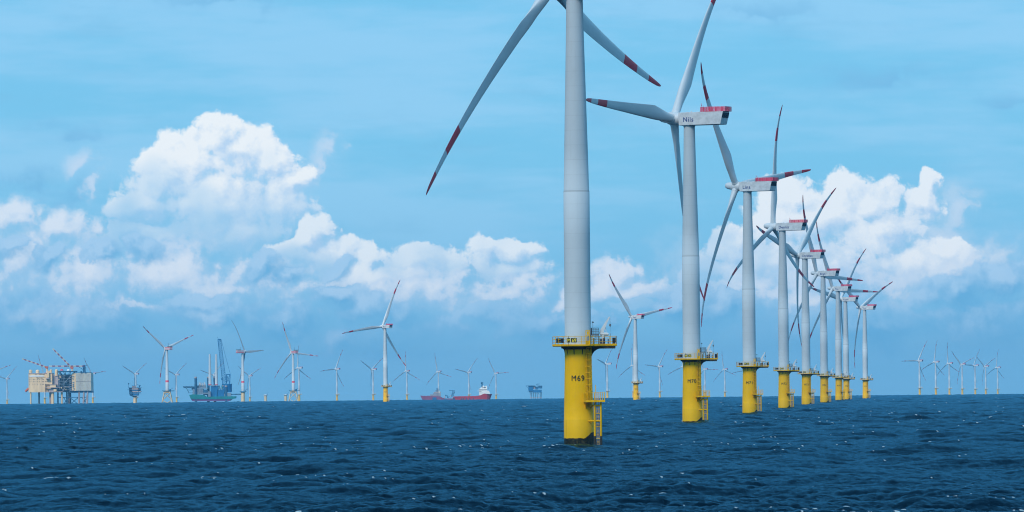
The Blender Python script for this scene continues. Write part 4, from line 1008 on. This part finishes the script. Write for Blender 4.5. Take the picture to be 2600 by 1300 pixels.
b = MB(); s.box(b, 300, 572, 760, 625, 12, 0, 2.5); s.box(b, 420, 535, 760, 572, 11, 1, 3); s.box(b, 500, 500, 750, 535, 10, 0, 3.5); s.box(b, 530, 455, 765, 500, 9, 1, 4); s.box(b, 590, 400, 700, 455, 7, 0, 5); s.box(b, 690, 410, 740, 500, 5, 2, 3.2)
for i in range(14): s.box(b, 440 + i * 22, 545, 450 + i * 22, 558, .3, 3, 2.6)
b.build('superstructure', [M['bluegrey'], M['pinkgrey'], M['greyclad'], M['bluesteel']], root)
b = MB(); truss(b, (s.X(640), 8, s.Z(420)), (s.X(645), 8, s.Z(320)), 1.8, .6, 5, .25); b.bar((s.X(680), 8, s.Z(400)), (s.X(680), 8, s.Z(345)), .8); b.box((s.X(585), 7, s.Z(420)), (s.X(640), 9, s.Z(410))); b.build('mast', M['bluesteel'], root)
b = MB(); b.bar((s.X(1030), 3, s.Z(415)), (s.X(1220), 3, s.Z(412)), .9); truss(b, (s.X(1140), 4, s.Z(600)), (s.X(1190), 4, s.Z(425)), 3.5, 4.5, 4, .3); b.bar((s.X(1090), 4, s.Z(650)), (s.X(1150), 4, s.Z(500)), .7)
b.build('gantry', M['bluesteel'], root)
b = MB(); s.box(b, 905, 545, 950, 580, 3, 0, 4); s.box(b, 870, 580, 890, 650, 2, 1, 4); s.box(b, 970, 590, 1010, 650, 3, 0, 4); s.box(b, 1060, 570, 1110, 600, 3, 1, 4); b.bar((s.X(880), 5, s.Z(640)), (s.X(1000), 5, s.Z(560)), .6); b.bar((s.X(1000), 5, s.Z(650)), (s.X(1100), 5, s.Z(580)), .6); b.build('deck_gear', [M['bluesteel'], M['pinkgrey']], root)

# farthest substation
s = Sil(12300, 1357, (1320, 960, 21.46))
root = s.root('offshore_platform', 'hazy blue substation platform with helideck, right of the red ships', 'platform')
b = MB(); s.box(b, 470, 405, 730, 700, 18, 1); s.box(b, 730, 420, 850, 590, 16, 2, 2); s.box(b, 730, 650, 1190, 770, 18, 1, 1); s.box(b, 1010, 410, 1225, 545, 17, 0, 1); s.box(b, 850, 470, 1010, 620, 14, 0, 3); s.box(b, 490, 700, 730, 760, 17, 0, 1); s.box(b, 740, 575, 1215, 605, 19, 1, 0)
s.box(b, 500, 770, 1225, 785, 19, 0, 0); s.box(b, 420, 740, 460, 765, 6, 0); b.build('topside', [M['bluesteel'], M['crblue'], M['pinkgrey']], root)
b = MB(); s.box(b, 335, 405, 830, 418, 20, 0, -2); b.bar((s.X(350), 0, s.Z(420)), (s.X(500), 0, s.Z(600)), .6); b.bar((s.X(350), 12, s.Z(420)), (s.X(500), 12, s.Z(600)), .6); b.build('helideck', M['bluesteel'], root)
b = MB(); b.bar((s.X(900), 8, s.Z(330)), (s.X(1090), 8, s.Z(325)), .8); b.bar((s.X(980), 8, s.Z(470)), (s.X(990), 8, s.Z(300)), .8); b.bar((s.X(870), 6, s.Z(470)), (s.X(910), 6, s.Z(330)), .7); b.build('crane', M['bluesteel'], root)
for xm in (565, 640, 750, 860, 950, 1035, 1120, 1180):
    b = MB(); b.tube((s.X(xm), 4 if xm % 2 else 14, -5), (s.X(xm), 4 if xm % 2 else 14, s.Z(770)), .55, n=8); b.build('leg', M['pinkgrey'], root)
b = MB(); b.bar((s.X(560), 4, s.Z(860)), (s.X(1040), 4, s.Z(860)), .7); b.bar((s.X(560), 4, s.Z(1060)), (s.X(1190), 4, s.Z(1050)), .7); b.build('brace', M['pinkgrey'], root)

# ---------------------------------------------------------------- an unseen cloud, added to shade the near row
def build_added_cloud():
    cx, cy, cz = 300 + math.sin(SUN_AZ) / math.tan(SUN_EL) * 4200, 2300 + math.cos(SUN_AZ) / math.tan(SUN_EL) * 4200, 4200
    b = MB(); n, rows = 48, 13; V = []
    for j in range(rows):
        la = math.pi * j / (rows - 1)
        for k in range(n):
            lo = 2 * math.pi * k / n
            r = 1 + .10 * math.sin(3 * lo + 2 * math.cos(la)) + .07 * math.sin(7 * lo + 3 * la) + .05 * math.sin(11 * lo - 5 * la)
            V.append((cx + 2500 * r * math.sin(la) * math.cos(lo), cy + 3300 * r * math.sin(la) * math.sin(lo), cz - 260 * r * math.cos(la)))
    b.add(V, [(j * n + k, j * n + (k + 1) % n, (j + 1) * n + (k + 1) % n, (j + 1) * n + k) for j in range(rows - 1) for k in range(n)], 0, True)
    m = bpy.data.materials.new('thin added cloud'); m.use_nodes = True; m.node_tree.nodes.clear(); t = NT(m.node_tree)
    d = t.new('ShaderNodeBsdfTranslucent'); d.inputs[0].default_value = (.9, .93, .96, 1); tr = t.new('ShaderNodeBsdfTransparent')
    mx = t.new('ShaderNodeMixShader'); mx.inputs[0].default_value = .235; o = t.new('ShaderNodeOutputMaterial')
    t.l.new(tr.outputs[0], mx.inputs[1]); t.l.new(d.outputs[0], mx.inputs[2]); t.l.new(mx.outputs[0], o.inputs[0])
    ob = b.build('added_cloud', m); ob['kind'] = 'structure'; ob['label'] = 'thin unseen cloud added to shade the near turbines'
build_added_cloud()

# ---------------------------------------------------------------- the air
b = MB(); b.box((-22500, -22500, -36), (22500, 22500, 158))
m = bpy.data.materials.new('sea air'); m.use_nodes = True; m.node_tree.nodes.clear(); t = NT(m.node_tree)
pv = t.new('ShaderNodeVolumePrincipled'); pv.inputs['Color'].default_value = (.22, .62, .97, 1)
pv.inputs['Density'].default_value = 2.9e-5; pv.inputs['Anisotropy'].default_value = .1
om = t.new('ShaderNodeOutputMaterial'); t.l.new(pv.outputs[0], om.inputs['Volume'])
hz = b.build('haze', m); hz['kind'] = 'stuff'; hz['label'] = 'thin pale blue sea air'
